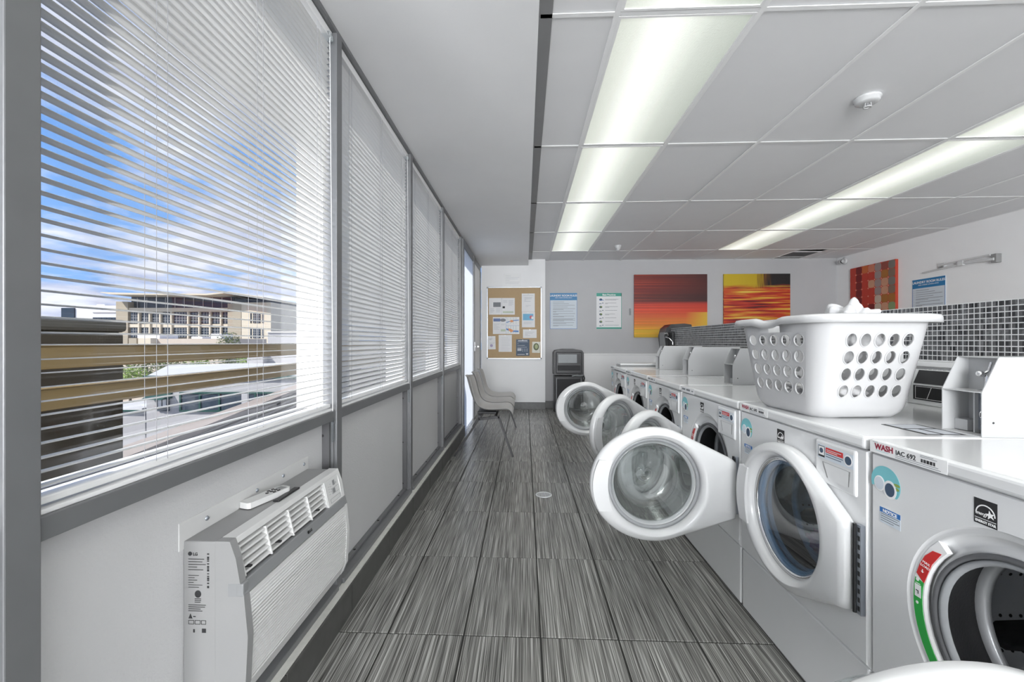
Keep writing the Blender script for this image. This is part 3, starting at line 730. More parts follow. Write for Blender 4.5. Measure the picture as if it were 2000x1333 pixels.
def number_plate(t, no):
    """printed strip on the front edge of the lid"""
    P_ = Plane2((-.0084, WW-.004, .871), (0, -1, 0), (0, 0, 1))
    im = MB(); P_.rect(im, .004, .215, .0, .031, .0002); im.build('plate_label', WHITE_P, t)
    text('WASH', .0205, mat('maroon_print', (.30, .02, .05), .4, var=0), P_.p(.020, .0115, .0004), (0, -1, 0), (0, 0, 1), t, 'wash_lettering', bold=.0007, sx=.95)
    text(no, .0165, INK, P_.p(.083, .0115, .0004), (0, -1, 0), (0, 0, 1), t, 'number_lettering', bold=.0002)
    im = MB(); P_.lines(im, .083, .200, .009, (.95, 1.0), .0045, .0011); P_.lines(im, .150, .196, .0285, (.7, .9), .0035, .0011); P_.lines(im, .014, .040, .0295, (.6,), .003, .0009)
    im.build('small_print', GINK, t)
    im = MB()
    for k in range(22):
        if (k*7) % 5 != 1: P_.rect(im, .152+k*.0016, .152+k*.0016+.0010, .0115, .0195, .0006)
    im.build('bar_code', INK, t)
    im = MB(); P_.poly(im, [(.022, .008), (.040, .0065), (.062, .0075), (.062, .0082), (.040, .0073), (.022, .0088)]); im.build('swoosh', TEAL, t)

LABELS = ['nearest washer numbered 692, its open round door cut off by the bottom of the photo',
 'washer numbered 690 with closed blue glass door, under the laundry basket',
 'white washer with the largest fully visible open door, third from the camera',
 'white washer between the two open doors, fourth from the camera',
 'white washer second from the far end of the row, door swung wide',
 'farthest white washer in the row, its open door nearest the black bin']
OPEN = [91, 0, 91, 133, 130, 90]
nums = ['IAC 692', 'IAC 690', 'IAC 688', 'IAC 686', 'IAC 684', 'IAC 682']
w0 = make_washer(LABELS[0], OPEN[0], False)
w1 = make_washer(LABELS[1], 0, True)
number_plate(w1, 'IAC 690')
WASH = [w0, w1]
for k in range(2, 6):
    c = copy_tree(w0); c['label'] = LABELS[k]; WASH.append(c)
number_plate(w0, 'IAC 692')
for k in range(2, 6):                                  # worn illegible plates farther down the row
    P_ = Plane2((-.0084, WW-.004, .871), (0, -1, 0), (0, 0, 1)); im = MB()
    im2 = MB(); P_.rect(im2, .004, .20, .0, .031, .0002); im2.build('plate_label', PAPER, WASH[k])
    P_.rect(im, .020, .07, .012, .022, .0006); P_.rect(im, .085, .14, .012, .022, .0006); P_.rect(im, .16, .185, .013, .019, .0006); im.build('plate_print', GINK, WASH[k])
for k, t in enumerate(WASH):
    t.location = (WX, WY0-WS+WS*k, 0)
    for ch in t.children:
        if ch.name.split('.')[0] == 'door': ch.rotation_euler.z = R(OPEN[k]); ch.location.x -= (.050 if k == 0 else 0)

# pink and dark laundry inside the closed washer
def lumpy(cx, cy, cz, rx, ry, rz, amp, sc, seed, flat=None, n=4):
    import bmesh
    bm = bmesh.new(); bmesh.ops.create_icosphere(bm, subdivisions=n, radius=1)
    for v in bm.verts:
        d = v.co.normalized(); f = 1+amp*noise.noise(d*sc+Vector((seed, 0, 0)))+amp*.5*noise.noise(d*sc*2.7+Vector((0, seed, 0)))
        f -= amp*.8*abs(noise.noise(d*sc*1.6+Vector((0, 0, seed))))
        v.co = Vector((cx+rx*d.x*f, cy+ry*d.y*f, cz+rz*d.z*f))
        if flat is not None and v.co.z < flat: v.co.z = flat
    me = bpy.data.meshes.new('cloth'); bm.to_mesh(me); bm.free()
    for p in me.polygons: p.use_smooth = True
    mb = MB(); mb.v = [tuple(v.co) for v in me.vertices]; mb.f = [tuple(p.vertices) for p in me.polygons]; mb.smooth = set(range(len(mb.f)))
    return mb
yc = WY0+HC[0]
tag(lumpy(WX+.160, yc+.090, HC[1]-.142, .034, .05, .046, .6, 2.2, 3).build('clothing', PINK), 'crumpled pink garment seen through the blue glass door of washer 690', 'clothing')
tag(lumpy(WX+.36, yc+.03, HC[1]-.15, .08, .08, .05, .5, 2.5, 9).build('clothing', NAVY), 'dark garment beside the pink one inside washer 690', 'clothing')

for k in (0, 1):
    t = thing('control_console', ('black-faced control console at the back of washer 690, between basket and coin box' if k else 'black-faced control console at the back of the nearest washer, mostly out of view'), 'control panel', (WX+.70, WY0+WS*(k-1), .905), 'control consoles behind the washer lids')
    MB().prism([(0, 0), (0, .085), (.025, .145), (.09, .145), (.09, 0)], .004, WW-.004, 'y').build('console_body', APPL, t, bevel=.004)
    MB().box(-.0015, .001, .03, WW-.03, .02, .08).build('console_face', BLACK, t)
    MB().prism([(-.0005, .088), (.0225, .143), (.0235, .1425), (.001, .088)], .03, WW-.03, 'y').build('console_face', BLACK, t)
    im = MB(); C_ = Plane2((-.0016, WW-.04, .025), (0, -1, 0), (0, 0, 1))
    for (p, q_, r_, s_) in ((0, WW-.08, 0, .0015), (0, WW-.08, .05, .0515), (0, .0015, 0, .05), (WW-.0815, WW-.08, 0, .05)): C_.rect(im, p, q_, r_, s_)
    C_.poly(im, [(.05, 0), (.052, 0), (.072, .05), (.070, .05)]); im.build('console_outline', WHITE_P, t)

# ------------------------------------------------------------------ coin boxes on the washers
def make_coin_box():
    t = thing('coin_box', '', 'coin box', (1.25, 0, .905), 'white coin boxes on the washers')
    w = .112; th = .0025
    prof = [(0, 0), (0, .122), (.045, .22), (.392, .22), (.392, 0)]
    MB().prism(prof, 0, th, 'y').build('side_plate', COIN, t, bevel=.0008, seg=1)
    MB().prism(prof, w-th, w, 'y').build('side_plate', COIN, t, bevel=.0008, seg=1)
    m = MB().box(.0, .392, th, w-th, 0, th).box(.045, .392, th, w-th, .22-th, .22).box(.389, .392, th, w-th, 0, .22)
    m.build('casing', COIN, t)
    MB().prism([(.075, .0), (.075, .22-th), (.078, .22-th), (.078, 0)], th, w-th, 'y').build('inner_back', COIN, t)
    MB().box(.0, .075, th, w-th, .121, .1235).build('shelf', COIN, t)
    MB().box(.04, .0425, th, .048, .012, .118).build('lock_plate', ZINC, t)
    MB().box(.03, .074, .048, .052, .004, .121).build('partition', COIN, t)
    MB().box(.034, .074, .072, w-th, .004, .035).build('inner_block', COIN, t, bevel=.001)
    lk = MB().lathe([(0, .016), (.010, .015), (.015, .010), (.0165, 0)], 24, Matrix.Translation((.04, .022, .058)) @ Matrix.Rotation(-pi/2, 4, 'Y')).build('lock', CHROME, t)
    MB().box(.0225, .0235, .016, .027, .052, .064, ).build('keyhole', BLACK, lk)
    im = MB()
    for z in (.028, .102): im.lathe([(0, .005), (.005, .004), (.0065, 0)], 12, Matrix.Translation((.04, .034, z)) @ Matrix.Rotation(-pi/2, 4, 'Y'))
    im.build('bolt', CHROME, t)
    lv = MB().tube([(.045, .030, .125), (.045, .032, .165), (.042, .034, .172), (.050, .030, .182), (.055, .029, .205)], [.005, .005, .0035, .0035, .003], 10).build('coin_lever', CHROME, t)
    MB().lathe([(0, .009), (.006, .0075), (.0085, .003), (.009, 0), (.0085, -.003), (.006, -.0075), (0, -.009)], 20, Matrix.Translation((.036, .040, .172))).build('lever_knob', CHROME, lv)
    MB().lathe([(.018, .003), (.018, 0), (.004, .003)], 24, Matrix.Translation((.045, .031, .1235))).build('lever_plate', CHROME, lv)
    P_ = Plane2((.0745, .040, .185), (0, -1, 0), (0, 0, 1)); im = MB(); P_.disc(im, .012, 0, .014, .0075); im.build('oval_badge', BLUE, t)
    im = MB(); P_.disc(im, .012, 0, .0125, .0062, h=.0008); im.build('badge_field', PAPER_B, t)
    MB().lathe([(0, .002), (.0025, .001), (.003, 0)], 10, Matrix.Translation((.03, 0, .04)) @ Matrix.Rotation(pi/2, 4, 'X')).build('rivet', BLACK, t)
    return t
cb0 = make_coin_box()
CL = ['open-fronted white coin box with chrome lever, right of the laundry basket', 'white coin box hidden behind the laundry basket', 'nearest of the three white coin boxes left of the laundry basket',
      'middle one of the three white coin boxes left of the basket', 'farthest white coin box, left end of the row']
for k in range(5):
    c = cb0 if k == 0 else copy_tree(cb0)
    c.location.y = WY0+WS*k+.004; c['label'] = CL[k]
    if k in (1,): c.location.x = 1.25

# flat lid lying on the last washer, behind the coin boxes
t = thing('tray', 'flat white tray with a dark rim lying on the farthest washer', 'tray', (1.2, WY0+WS*5-.10, .905))
MB().box(-.20, .25, -.10, .08, .012, .030).build('tray_body', APPL, t, bevel=.004)
MB().box(-.205, .255, -.105, .085, 0, .012).build('rim', GREYB, t, bevel=.003)
# printed instruction label on top of the second washer
P_ = Plane2((1.13, 1.345, .9055), (0, -1, 0), (1, 0, 0))
m = MB(); P_.rect(m, -.05, .10, 0, .11, .0003); o = m.build('instruction_sticker', INK); tag(o, 'black and white instruction sticker on the lid of washer 690 beside the coin box', 'sticker'); recenter(o)
m = MB(); P2 = Plane2((0, 0, .0003), (0, -1, 0), (1, 0, 0))
for a, b, c_, d_ in ((-.07, -.01, -.045, .045), (.0, .07, -.045, -.01), (.0, .07, .0, .045)): P2.rect(m, a, b, c_, d_, .0004, .0002)
m.build('sticker_field', GINK2, o)

# ------------------------------------------------------------------ laundry basket
def basket():
    t = thing('laundry_basket', 'white plastic laundry basket with rows of oval holes on washer 690', 'basket', (1.135, 1.66, .905), rot=(0, 0, R(4)))
    Hh = .345
    def dims(v):                                       # half sizes and corner radius at height fraction v
        e = v**.9
        a = .162+(.198-.162)*e; b = .170+(.250-.170)*e; r = .052+.025*e
        return a, b, r
    def pt(side, u, v, inset=0):
        a, b, r = dims(max(v, 0)); z = Hh*v
        a -= inset; b -= inset
        # side 0: -y, 1: +x, 2: +y, 3: -x ; u -1..1 over the flat run
        if side == 0: return Vector((u*(a-r), -b, z))
        if side == 1: return Vector((a, u*(b-r), z))
        if side == 2: return Vector((-u*(a-r), b, z))
        return Vector((-a, -u*(b-r), z))
    def corner(side, w, v):                            # quarter arc after side
        a, b, r = dims(v); z = Hh*v
        cx, cy, a0 = [(a-r, -(b-r), -pi/2), (a-r, b-r, 0), (-(a-r), b-r, pi/2), (-(a-r), -(b-r), pi)][side]
        an = a0+w*pi/2; return Vector((cx+r*cos(an), cy+r*sin(an), z))
    mb = MB()
    vb = [0.0, .02, .06, .12, .20]                     # solid band below the holes
    vrows = [(.20+.165*k, .20+.165*(k+1)) for k in range(4)]; vt = [.86, .93, 1.0]
    ucols = [-1+.4*k for k in range(6)]
    lips = MB()
    def quad(p): mb.add(p, [(0, 1, 2, 3)], True)
    def shape(v, P):                                   # rounded foot: pull in near the bottom
        if v < .12:
            f = 1-.055*(1-v/.12)**2*2.2; P = Vector((P.x*f, P.y*f, P.z))
        return P
    for side in range(4):
        allv = vb + [r_[1] for r_ in vrows] + vt
        for i in range(len(allv)-1):                   # corners
            for k in range(6):
                quad([shape(v, corner(side, w, v)) for v, w in ((allv[i], k/6), (allv[i], (k+1)/6), (allv[i+1], (k+1)/6), (allv[i+1], k/6))])
        for i in range(len(allv)-1):
            v0, v1 = allv[i], allv[i+1]
            holes = (v0, v1) in [(a, b) for a, b in vrows] or any(abs(a-v0) < 1e-6 for a, b in vrows)
            for c in range(5):
                u0, u1 = ucols[c], ucols[c+1]
                if holes:
                    n = 24; uc, vc = (u0+u1)/2, (v0+v1)/2; ru, rv = (u1-u0)*.36, (v1-v0)*.37
                    inn, outr = [], []
                    for k in range(n):
                        a = 2*pi*k/n; ca, sa = cos(a), sin(a)
                        inn.append(pt(side, uc+ru*ca, vc+rv*sa)); s_ = 1/max(abs(ca), abs(sa)); outr.append(pt(side, uc+(u1-u0)/2*ca*s_, vc+(v1-v0)/2*sa*s_))
                    mb.add(inn+outr, [(k, n+k, n+(k+1) % n, (k+1) % n) for k in range(n)], False)
                    nn = (pt(side, uc+.1, vc)-pt(side, uc, vc)).cross(pt(side, uc, vc+.1)-pt(side, uc, vc)).normalized()
                    # moulded lip round the hole
                    lip = []
                    for k in range(n):
                        c0 = sum(inn, Vector())/n
                        lip.append(inn[k]+(inn[k]-c0)*.14+nn*.0015)
                    lip2 = [p_+nn*.0035 for p_ in inn]
                    lips.add(inn+lip2+lip, [(k, (k+1) % n, n+(k+1) % n, n+k) for k in range(n)]+[(n+k, n+(k+1) % n, 2*n+(k+1) % n, 2*n+k) for k in range(n)], True)
                elif side in (1, 3) and c == 2 and abs(v0-.86) < 1e-6:
                    continue                            # handle slot handled below
                else:
                    quad([shape(v, pt(side, u, v)) for v, u in ((v0, u0), (v0, u1), (v1, u1), (v1, u0))])
    for side in (1, 3):                                # handle opening: semicircular lower edge
        n = 12; u0, u1 = ucols[2], ucols[3]; v0, v1 = .86, .93
    bot = []
    for side in range(4):
        bot += [shape(0, pt(side, -1, 0)), shape(0, pt(side, 1, 0))] + [shape(0, corner(side, k/6, 0)) for k in range(1, 6)]
    mb.add(bot, [tuple(range(len(bot)))])
    bd = mb.build('basket_body', PLAS, t); weld(bd)
    for p in bd.data.polygons:
        if (abs(p.normal.x) < .02 or abs(p.normal.y) < .02) and .19*Hh < p.center.z < .87*Hh: p.use_smooth = False
    lips.build('hole_lips', PLAS, t, kind='stuff')
    sd = bd.modifiers.new('thick', 'SOLIDIFY'); sd.thickness = .0022; sd.offset = -1
    # rolled rim, dipped at the handles
    rb = MB(); path = []
    for side in range(4):
        a, b, r = dims(1.0)
        for k in range(17):
            u = -1+2*k/16; P = pt(side, u, 1.0)
            dz = 0
            path.append((P, side, dz))
        for k in range(1, 8): path.append((corner(side, k/8, 1.0), side, 0))
    n = len(path); secs = [(-.003, -.0), (-.001, .006), (.010, .009), (.026, .006), (.031, -.002), (.032, -.020), (.0285, -.020), (.027, -.006), (.012, -.001)]
    vs = []
    for k in range(n):
        p, q = path[k-1][0], path[(k+1) % n][0]; tdir = (q-p).normalized(); nn = tdir.cross(Vector((0, 0, 1)))
        P, side, dz = path[k]
        grip = 0
        if side in (1, 3):
            w = abs(P.y)/.075; grip = max(0, 1-w*w) if w < 1 else 0
        for (o_, h_) in secs: vs.append(P + nn*(o_*(1-.35*grip)) + Vector((0, 0, h_-(.014*grip))))
    m_ = len(secs)
    rb.add(vs, [(k*m_+j, ((k+1) % n)*m_+j, ((k+1) % n)*m_+(j+1) % m_, k*m_+(j+1) % m_) for k in range(n) for j in range(m_)], True)
    rb.build('rim', PLAS, t)
    return t
bk = basket()
tag(lumpy(0, 0, 0, .085, .10, .11, .55, 1.5, 5.3, n=5).build('towel', CLOTH), 'crumpled white towel heaped in the basket, its peak poking above the rim', 'towel').location = (1.22, 1.66, 1.205)
tag(lumpy(0, 0, 0, .12, .13, .05, .4, 3.2, 15, n=4).build('towel', CLOTH), 'second crumpled white towel, on the bottom of the laundry basket', 'towel').location = (1.13, 1.66, .975)

# ------------------------------------------------------------------ mosaic half wall behind the washers
hw = B('wall_partition', WHITE_WALL, 2.105, 2.30, .3, 6.20, 0, 1.352, kind='structure')
B('mosaic_grout', MOSG, 2.0993, 2.105, .3, 6.20, 1.066, 1.352, hw)
B('ledge', JAMB, 2.03, 2.105, .3, 6.20, 1.040, 1.066, hw, bevel=.004)
sz = .0254; q0 = MB().box(-.0012, .002, -sz/2+.0021, sz/2-.0021, -sz/2+.0021, sz/2-.0021); first = None; rest = MB()
for c in range(232):
    y = .32+sz*(c+.5)
    for r_ in range(11):
        z = 1.0705+sz*(r_+.5)
        if 61 <= c < 88:
            if first is None: first = q0.build('mosaic_tile', MOSAIC, hw, (2.1, y, z)); o = first
            else: o = link_copy(first, hw, (2.1, y, z))
            o.location.x += random.uniform(-.0004, .0004)
        else: rest.box(2.0988, 2.101, y-sz/2+.0021, y+sz/2-.0021, z-sz/2+.0021, z+sz/2-.0021)
rest.build('mosaic_tile', MOSAIC, hw, kind='stuff')
# black hooded fixture with a chrome tube at the far end of the half wall
t = thing('drinking_fountain', 'black rounded fixture with a bent chrome tube, beyond the mosaic half wall', 'fixture', (2.13, 6.20, 1.0))
MB().prism([(-.10, .05), (-.12, .25), (-.09, .36), (-.02, .415), (.16, .425), (.26, .41), (.27, .37), (.27, .05)], .002, .30, 'y', True).build('hood', BLACK, t, bevel=.01)
MB().box(-.12, -.028, .004, .24, .04, .30).build('side_cheek', GREYB, t, bevel=.01)
MB().box(-.065, -.034, -.16, .003, .10, .30).build('bracket', BLACK, t, bevel=.006)
MB().tube([(-.13, -.02, .27), (-.10, -.04, .285), (-.08, -.06, .25), (-.14, -.10, .215), (-.15, -.13, .23), (-.10, -.15, .21), (-.06, -.16, .16), (-.06, -.16, .12)], .008, 8).build('chrome_tube', CHROME, t)
MB().lathe([(.03, 0), (.03, .01), (.012, .014), (.012, 1.0)], 16, Matrix.Translation((.08, .15, -1.0))).build('stand', LEGM, t)

# ------------------------------------------------------------------ air conditioner
ay0, ay1 = 1.000, 1.595
t = thing('air_conditioner', 'white through-wall air conditioner with louvred grille under the open blind', 'air conditioner', (-.76, (ay0+ay1)/2, .28))
lz = lambda p: p
def A(name, m, x0, x1, y0, y1, z0, z1, bevel=0, par=None):
    return MB().box(x0+.76, x1+.76, y0-(ay0+ay1)/2, y1-(ay0+ay1)/2, z0-.28, z1-.28).build(name, m, par or t, bevel=bevel)
def AP(name, m, pts, y0, y1, bevel=0, smooth=False, par=None):
    return MB().prism([(x+.76, z-.28) for x, z in pts], y0-(ay0+ay1)/2, y1-(ay0+ay1)/2, 'y', smooth).build(name, m, par or t, bevel=bevel)
A('sleeve', ACG, -.835, -.752, ay0+.002, ay1-.002, .29, .680, .003)
fl_ = A('mounting_flange', ACW, -.838, -.833, ay0-.012, ay1+.002, .66, .728, .001)
im = MB()
for f in (.13, .48, .72, .95): im.lathe([(0, .004), (.005, .003), (.0065, 0)], 12, Matrix.Translation((-.833+.76, ay0-(ay0+ay1)/2+f*(ay1-ay0), .705-.28)) @ TL)
im.build('screw', ZINC, fl_)
# front cover frame (sloping top, grey band, bulged front), hollow where the grilles sit
for (ya, yb, m_) in ((ay0, ay0+.022, ACG), (ay1-.022, ay1, ACW)):
    AP('cover_side', ACG if m_ is ACG else ACW, [(-.752, .29), (-.752, .682), (-.716, .682), (-.701, .640), (-.690, .578), (-.681, .552), (-.671, .45), (-.677, .33), (-.694, .288)], ya, yb, .003)
AP('cover_top', ACW, [(-.752, .660), (-.752, .682), (-.716, .682), (-.711, .668), (-.73, .660)], ay0+.022, ay1-.022, .0015)
AP('control_panel', ACW, [(-.73, .575), (-.73, .664), (-.7105, .668), (-.6905, .580)], ay1-.125, ay1-.021, .0008)
AP('grey_band', GREYB, [(-.72, .548), (-.72, .580), (-.6885, .580), (-.680, .550)], ay0-.0005, ay1+.0005, .002)
AP('grille_frame', ACW, [(-.72, .5), (-.72, .548), (-.680, .548), (-.6785, .5)], ay0+.022, ay1-.022)
AP('grille_frame', ACW, [(-.72, .29), (-.72, .335), (-.6775, .335), (-.694, .290)], ay0+.022, ay1-.022, .001)
A('intake_back', GREYB, -.722, -.715, ay0+.022, ay1-.022, .33, .55)
A('outlet_back', DARK, -.748, -.742, ay0+.022, ay1-.12, .58, .66)
def xf(z):                                             # front profile between .335 and .548
    P = [(.33, -.6775), (.45, -.6715), (.548, -.680)]
    return P[0][1]+(P[1][1]-P[0][1])*(z-P[0][0])/(P[1][0]-P[0][0]) if z < .45 else P[1][1]+(P[2][1]-P[1][1])*(z-P[1][0])/(P[2][0]-P[1][0])
z = .330
while z < .541:
    x = xf(z); AP('grille_slat', ACW, [(x-.026, z+.0055), (x-.0035, z+.0042), (x, z+.0024), (x, z), (x-.0035, z-.0006), (x-.026, z+.0035)], ay0+.022, ay1-.022); z += .0088
for k in range(5):
    f = (k+.5)/5; x = -.713+(.020)*f*1.0; zz = .662-.080*f
    AP('outlet_louvre', ACW, [(x-.024, zz+.008), (x-.003, zz+.0035), (x, zz), (x-.003, zz-.002), (x-.024, zz+.003)], ay0+.030, ay1-.132)
for yy in (ay0+.024, ay0+.135, ay0+.245, ay0+.355, ay1-.130): AP('louvre_divider', ACW, [(-.735, .585), (-.735, .655), (-.7115, .662), (-.6925, .585)], yy, yy+.004)
for f in (.02, .33, .86): AP('louvre_tab', BLACK, [(-.708, .60), (-.708, .606), (-.690, .604), (-.690, .600)], ay0+.03+f*.42, ay0+.03+f*.42+.008)
nrm = Vector((.088, 0, .020)).normalized(); up = Vector((-.020, 0, .088)).normalized()
cp = Vector((-.6905+.76, ay1-.020-(ay0+ay1)/2, .580-.28)) + nrm*.0006
Pc = Plane2(cp, (0, 1, 0), up)                         # faces the room; reading direction is toward the far side
Pc = Plane2(cp-Vector((0, .10, 0)), (0, 1, 0), up); Pc.n = nrm
im = MB(); Pc.rect(im, .050, .066, .062, .080, .0006); Pc.rect(im, .042, .060, .036, .052, .0006); Pc.poly(im, [(.072, .064), (.078, .064), (.075, .070)], .0006); im.build('display_window', GREYB, t)
im = MB()
for a, b, c_, d_ in ((.014, .09, .008, .022), (.036, .09, .034, .054)):
    for (p, q, r_, s_) in ((a, b, c_, c_+.0008), (a, b, d_-.0008, d_), (a, a+.0008, c_, d_), (b-.0008, b, c_, d_)): Pc.rect(im, p, q, r_, s_, .0005)
for k in range(4): Pc.rect(im, .014, .022, .066-.009*k, .0668-.009*k, .0005); Pc.rect(im, .028, .036, .072-.009*k, .0728-.009*k, .0005)
im.build('button_outline', GINK, t)
# maker's mark on the grey band and data plate on the side
bnrm = Vector((.030, 0, .0085)).normalized(); bup = Vector((-.0085, 0, .030)).normalized()
bo = Vector((-.6843+.76, .02, .562-.28)) + bnrm*.0022
Pb = Plane2(bo, (0, 1, 0), bup); Pb.n = bnrm
im = MB(); Pb.disc(im, -.006, .003, .005); im.build('maker_mark', BLACK, t)
text('LG', .012, BLACK, Pb.p(.001, -.001, .0004), (0, 1, 0), bup, t, 'maker_lettering', bold=.0003)
S_ = Plane2((-.827+.76, ay0+.002-(ay0+ay1)/2-.0003, .500-.28), (1, 0, 0), (0, 0, 1))
im = MB(); S_.disc(im, .010, .150, .005); S_.lines(im, .006, .050, .138, (.9, .8, 1, .5, .85), .0065, .0014)
S_.lines(im, .006, .050, .098, (.6, .35, .5, .3, .8, .6), .0058, .0011); S_.disc(im, .030, .052, .008, .009); S_.lines(im, .022, .038, .041, (1, 1, .9), .004, .0014); S_.lines(im, .006, .050, .026, (1, .95, .7, .8), .0048, .0014)
S_.poly(im, [(.006, -.008), (.016, -.008), (.011, .004)]); S_.rect(im, .018, .024, -.004, -.002)
for (p, q) in ((.006, .020), (.022, .036), (.038, .050)):
    for (a, b, c_, d_) in ((p, q, -.022, -.021), (p, q, -.013, -.012), (p, p+.001, -.022, -.012), (q-.001, q, -.022, -.012)): S_.rect(im, a, b, c_, d_)
for k in range(26):
    if (k*11) % 7 > 1: S_.rect(im, .053, .058, .152-k*.0034, .154-k*.0034+((k*5) % 3)*.0006)
S_.rect(im, .018, .022, -.042, -.034); S_.rect(im, .040, .050, -.042, -.032)
im.build('data_plate', INK, t)
text('LG', .010, INK, S_.p(.017, .146, .0003), (1, 0, 0), (0, 0, 1), t, 'maker_lettering', bold=.0002)
A('grip_notch', GREYB, -.700, -.682, ay0-.001, ay0+.02, .548, .580, .003)

r_ = thing('remote_control', 'white remote control lying on top of the air conditioner', 'remote control', (-.795, 1.27, .683), rot=(0, 0, R(-16)))
MB().prism([(-.021, -.07), (-.016, -.076), (.016, -.076), (.021, -.07), (.021, .07), (.014, .078), (-.014, .078), (-.021, .07)], .0, .017, 'z').build('casing', ACW, r_, bevel=.005, seg=3)
im = MB()
for a, b in ((-.012, .02), (0, .02), (.012, .02), (-.012, .036), (0, .036), (.012, .036), (0, .004)): im.box(a-.003, a+.003, b-.004, b+.004, .017, .019)
im.build('buttons', BLACK, r_)
MB().box(-.013, .013, .046, .068, .0165, .0176).build('screen', GREYB, r_)
o = B('holder', BLACK, -.762, -.742, 1.25, 1.37, .6825, .688, bevel=.002); tag(o, 'thin black card beside the remote control on the air conditioner', 'card'); recenter(o)

# ------------------------------------------------------------------ three-seat chair unit
t = thing('tandem_seating', 'row of three grey moulded shell seats on shared dark splayed legs', 'seating', (-.40, 5.0, 0))
prof = [(-.235, .800), (-.228, .806), (-.215, .775), (-.195, .70), (-.170, .62), (-.140, .545), (-.100, .490), (-.045, .455), (.02, .440), (.10, .441), (.18, .447), (.235, .446), (.262, .432), (.272, .412)]
def seat_mesh(W):
    mb = MB(); n = 14; vs = []
    for i, (x, z) in enumerate(prof):
        f = i/(len(prof)-1)
        w = W*(.70+.30*min(1, f/.45)) * (1-.10*max(0, f-.8)/.2)
        if i == 0: w *= .72
        if i == 1: w *= .86
        for k in range(n+1):
            u = -1+2*k/n; e = abs(u)**3.2
            nx, nz = (.9, .35) if f < .45 else (.0, 1.0)
            b = smooth(f)
            dx = (1-b)*.050*e; dz = b*.034*e + (1-b)*.0
            if f > .85: dz *= .3
            vs.append((x+dx, u*w, z+dz))
    mb.add(vs, [(i*(n+1)+k, i*(n+1)+k+1, (i+1)*(n+1)+k+1, (i+1)*(n+1)+k) for i in range(len(prof)-1) for k in range(n)], True)
    return mb
def smooth(f): return max(0, min(1, (f-.25)/.3))
seat0 = None
for k, y in enumerate((-.47, .03, .53)):
    if seat0 is None:
        o = seat0 = seat_mesh(.228).build('seat_shell', CHAIRM, t, (0, y, 0))
        sd = o.modifiers.new('thick', 'SOLIDIFY'); sd.thickness = .007; sd.offset = -1
        ss = o.modifiers.new('sub', 'SUBSURF'); ss.levels = 1; ss.render_levels = 2
    else: o = link_copy(seat0, t, (0, y, 0))
    MB().box(-.10, .10, y-.10, y+.10, .408, .432).build('seat_bracket', LEGM, t, bevel=.004)
MB().bar((-.065, -.72, .398), (-.065, .78, .398), .035, .03).build('beam', LEGM, t)
MB().bar((.10, -.70, .402), (.10, .78, .402), .025, .02).build('beam', LEGM, t)
for y in (-.72, .78):
    MB().bar((-.068, y, .380), (.140, y, .402), .028, .024).build('leg_rail', LEGM, t)
    MB().bar((-.062, y, .388), (-.315, y, .0), .028, .020).build('leg', LEGM, t)
    MB().bar((.132, y, .408), (.276, y, .0), .028, .020).build('leg', LEGM, t)

# ------------------------------------------------------------------ bin
t = thing('trash_can', 'tall charcoal rubbish bin with a swing flap against the grey wall', 'bin', (.715, 7.14, 0))
hw_ = .245
MB().box(-hw_+.012, hw_-.012, -.17, .17, 0, .60).build('bin_body', BIN, t, bevel=.02, seg=3)
MB().box(-hw_+.05, hw_-.05, -.174, -.165, .05, .55).build('front_panel', BIN_P, t, bevel=.004)
im = MB()
for (a, b, c_, d_) in ((-hw_+.042, -hw_+.05, .04, .56), (hw_-.05, hw_-.042, .04, .56), (-hw_+.042, hw_-.042, .04, .048)): im.box(a, b, -.175, -.168, c_, d_)
im.build('panel_frame', FLAP, t)
mb = MB().prism([(-hw_, .615), (-hw_, .98), (-hw_+.03, 1.02), (-.1, 1.04), (.1, 1.04), (hw_-.03, 1.02), (hw_, .98), (hw_, .615)], -.165, .17, 'y')
mb.build('hood', BIN, t, bevel=.012, seg=3)
MB().box(-hw_+.035, hw_-.035, -.185, -.16, .64, .99).build('hood_front', BIN, t, bevel=.012, seg=2)
MB().box(-hw_+.06, hw_-.06, -.188, -.18, .80, .965).build('opening', BLACK, t)
MB().box(-hw_+.07, hw_-.115, -.192, -.186, .815, .955).build('flap', FLAP, t, bevel=.002)
MB().box(-hw_+.06, hw_-.06, -.189, -.183, .69, .775).build('lower_plate', BIN_P, t, bevel=.003)
MB().tube([(.05, -.19, .60), (.10, -.20, .61), (.18, -.20, .605), (.235, -.19, .615)], .009, 8).build('latch', FLAP, t)
MB().tube([(.245, -.10, .615), (.262, -.12, .56), (.25, -.12, .51), (.262, -.12, .45)], .012, 8).build('bag_edge', BLACK, t)

# ------------------------------------------------------------------ floor drain
t = thing('floor_drain', 'round metal floor drain grate in the aisle', 'drain', (.142, 3.235, 0))
MB().lathe([(.062, -.001), (.062, .002), (.050, .003), (.049, -.001)], 40).build('ring', STEEL, t)
MB().disc(.05, .0004, 32).build('well', BLACK, t)
for k in range(-4, 5):
    x = k*.0105; hl = math.sqrt(max(.0496**2-x*x, 0)); MB().box(x-.0032, x+.0032, -hl, hl, .0005, .0022).build('grate_bar', STEEL, t)

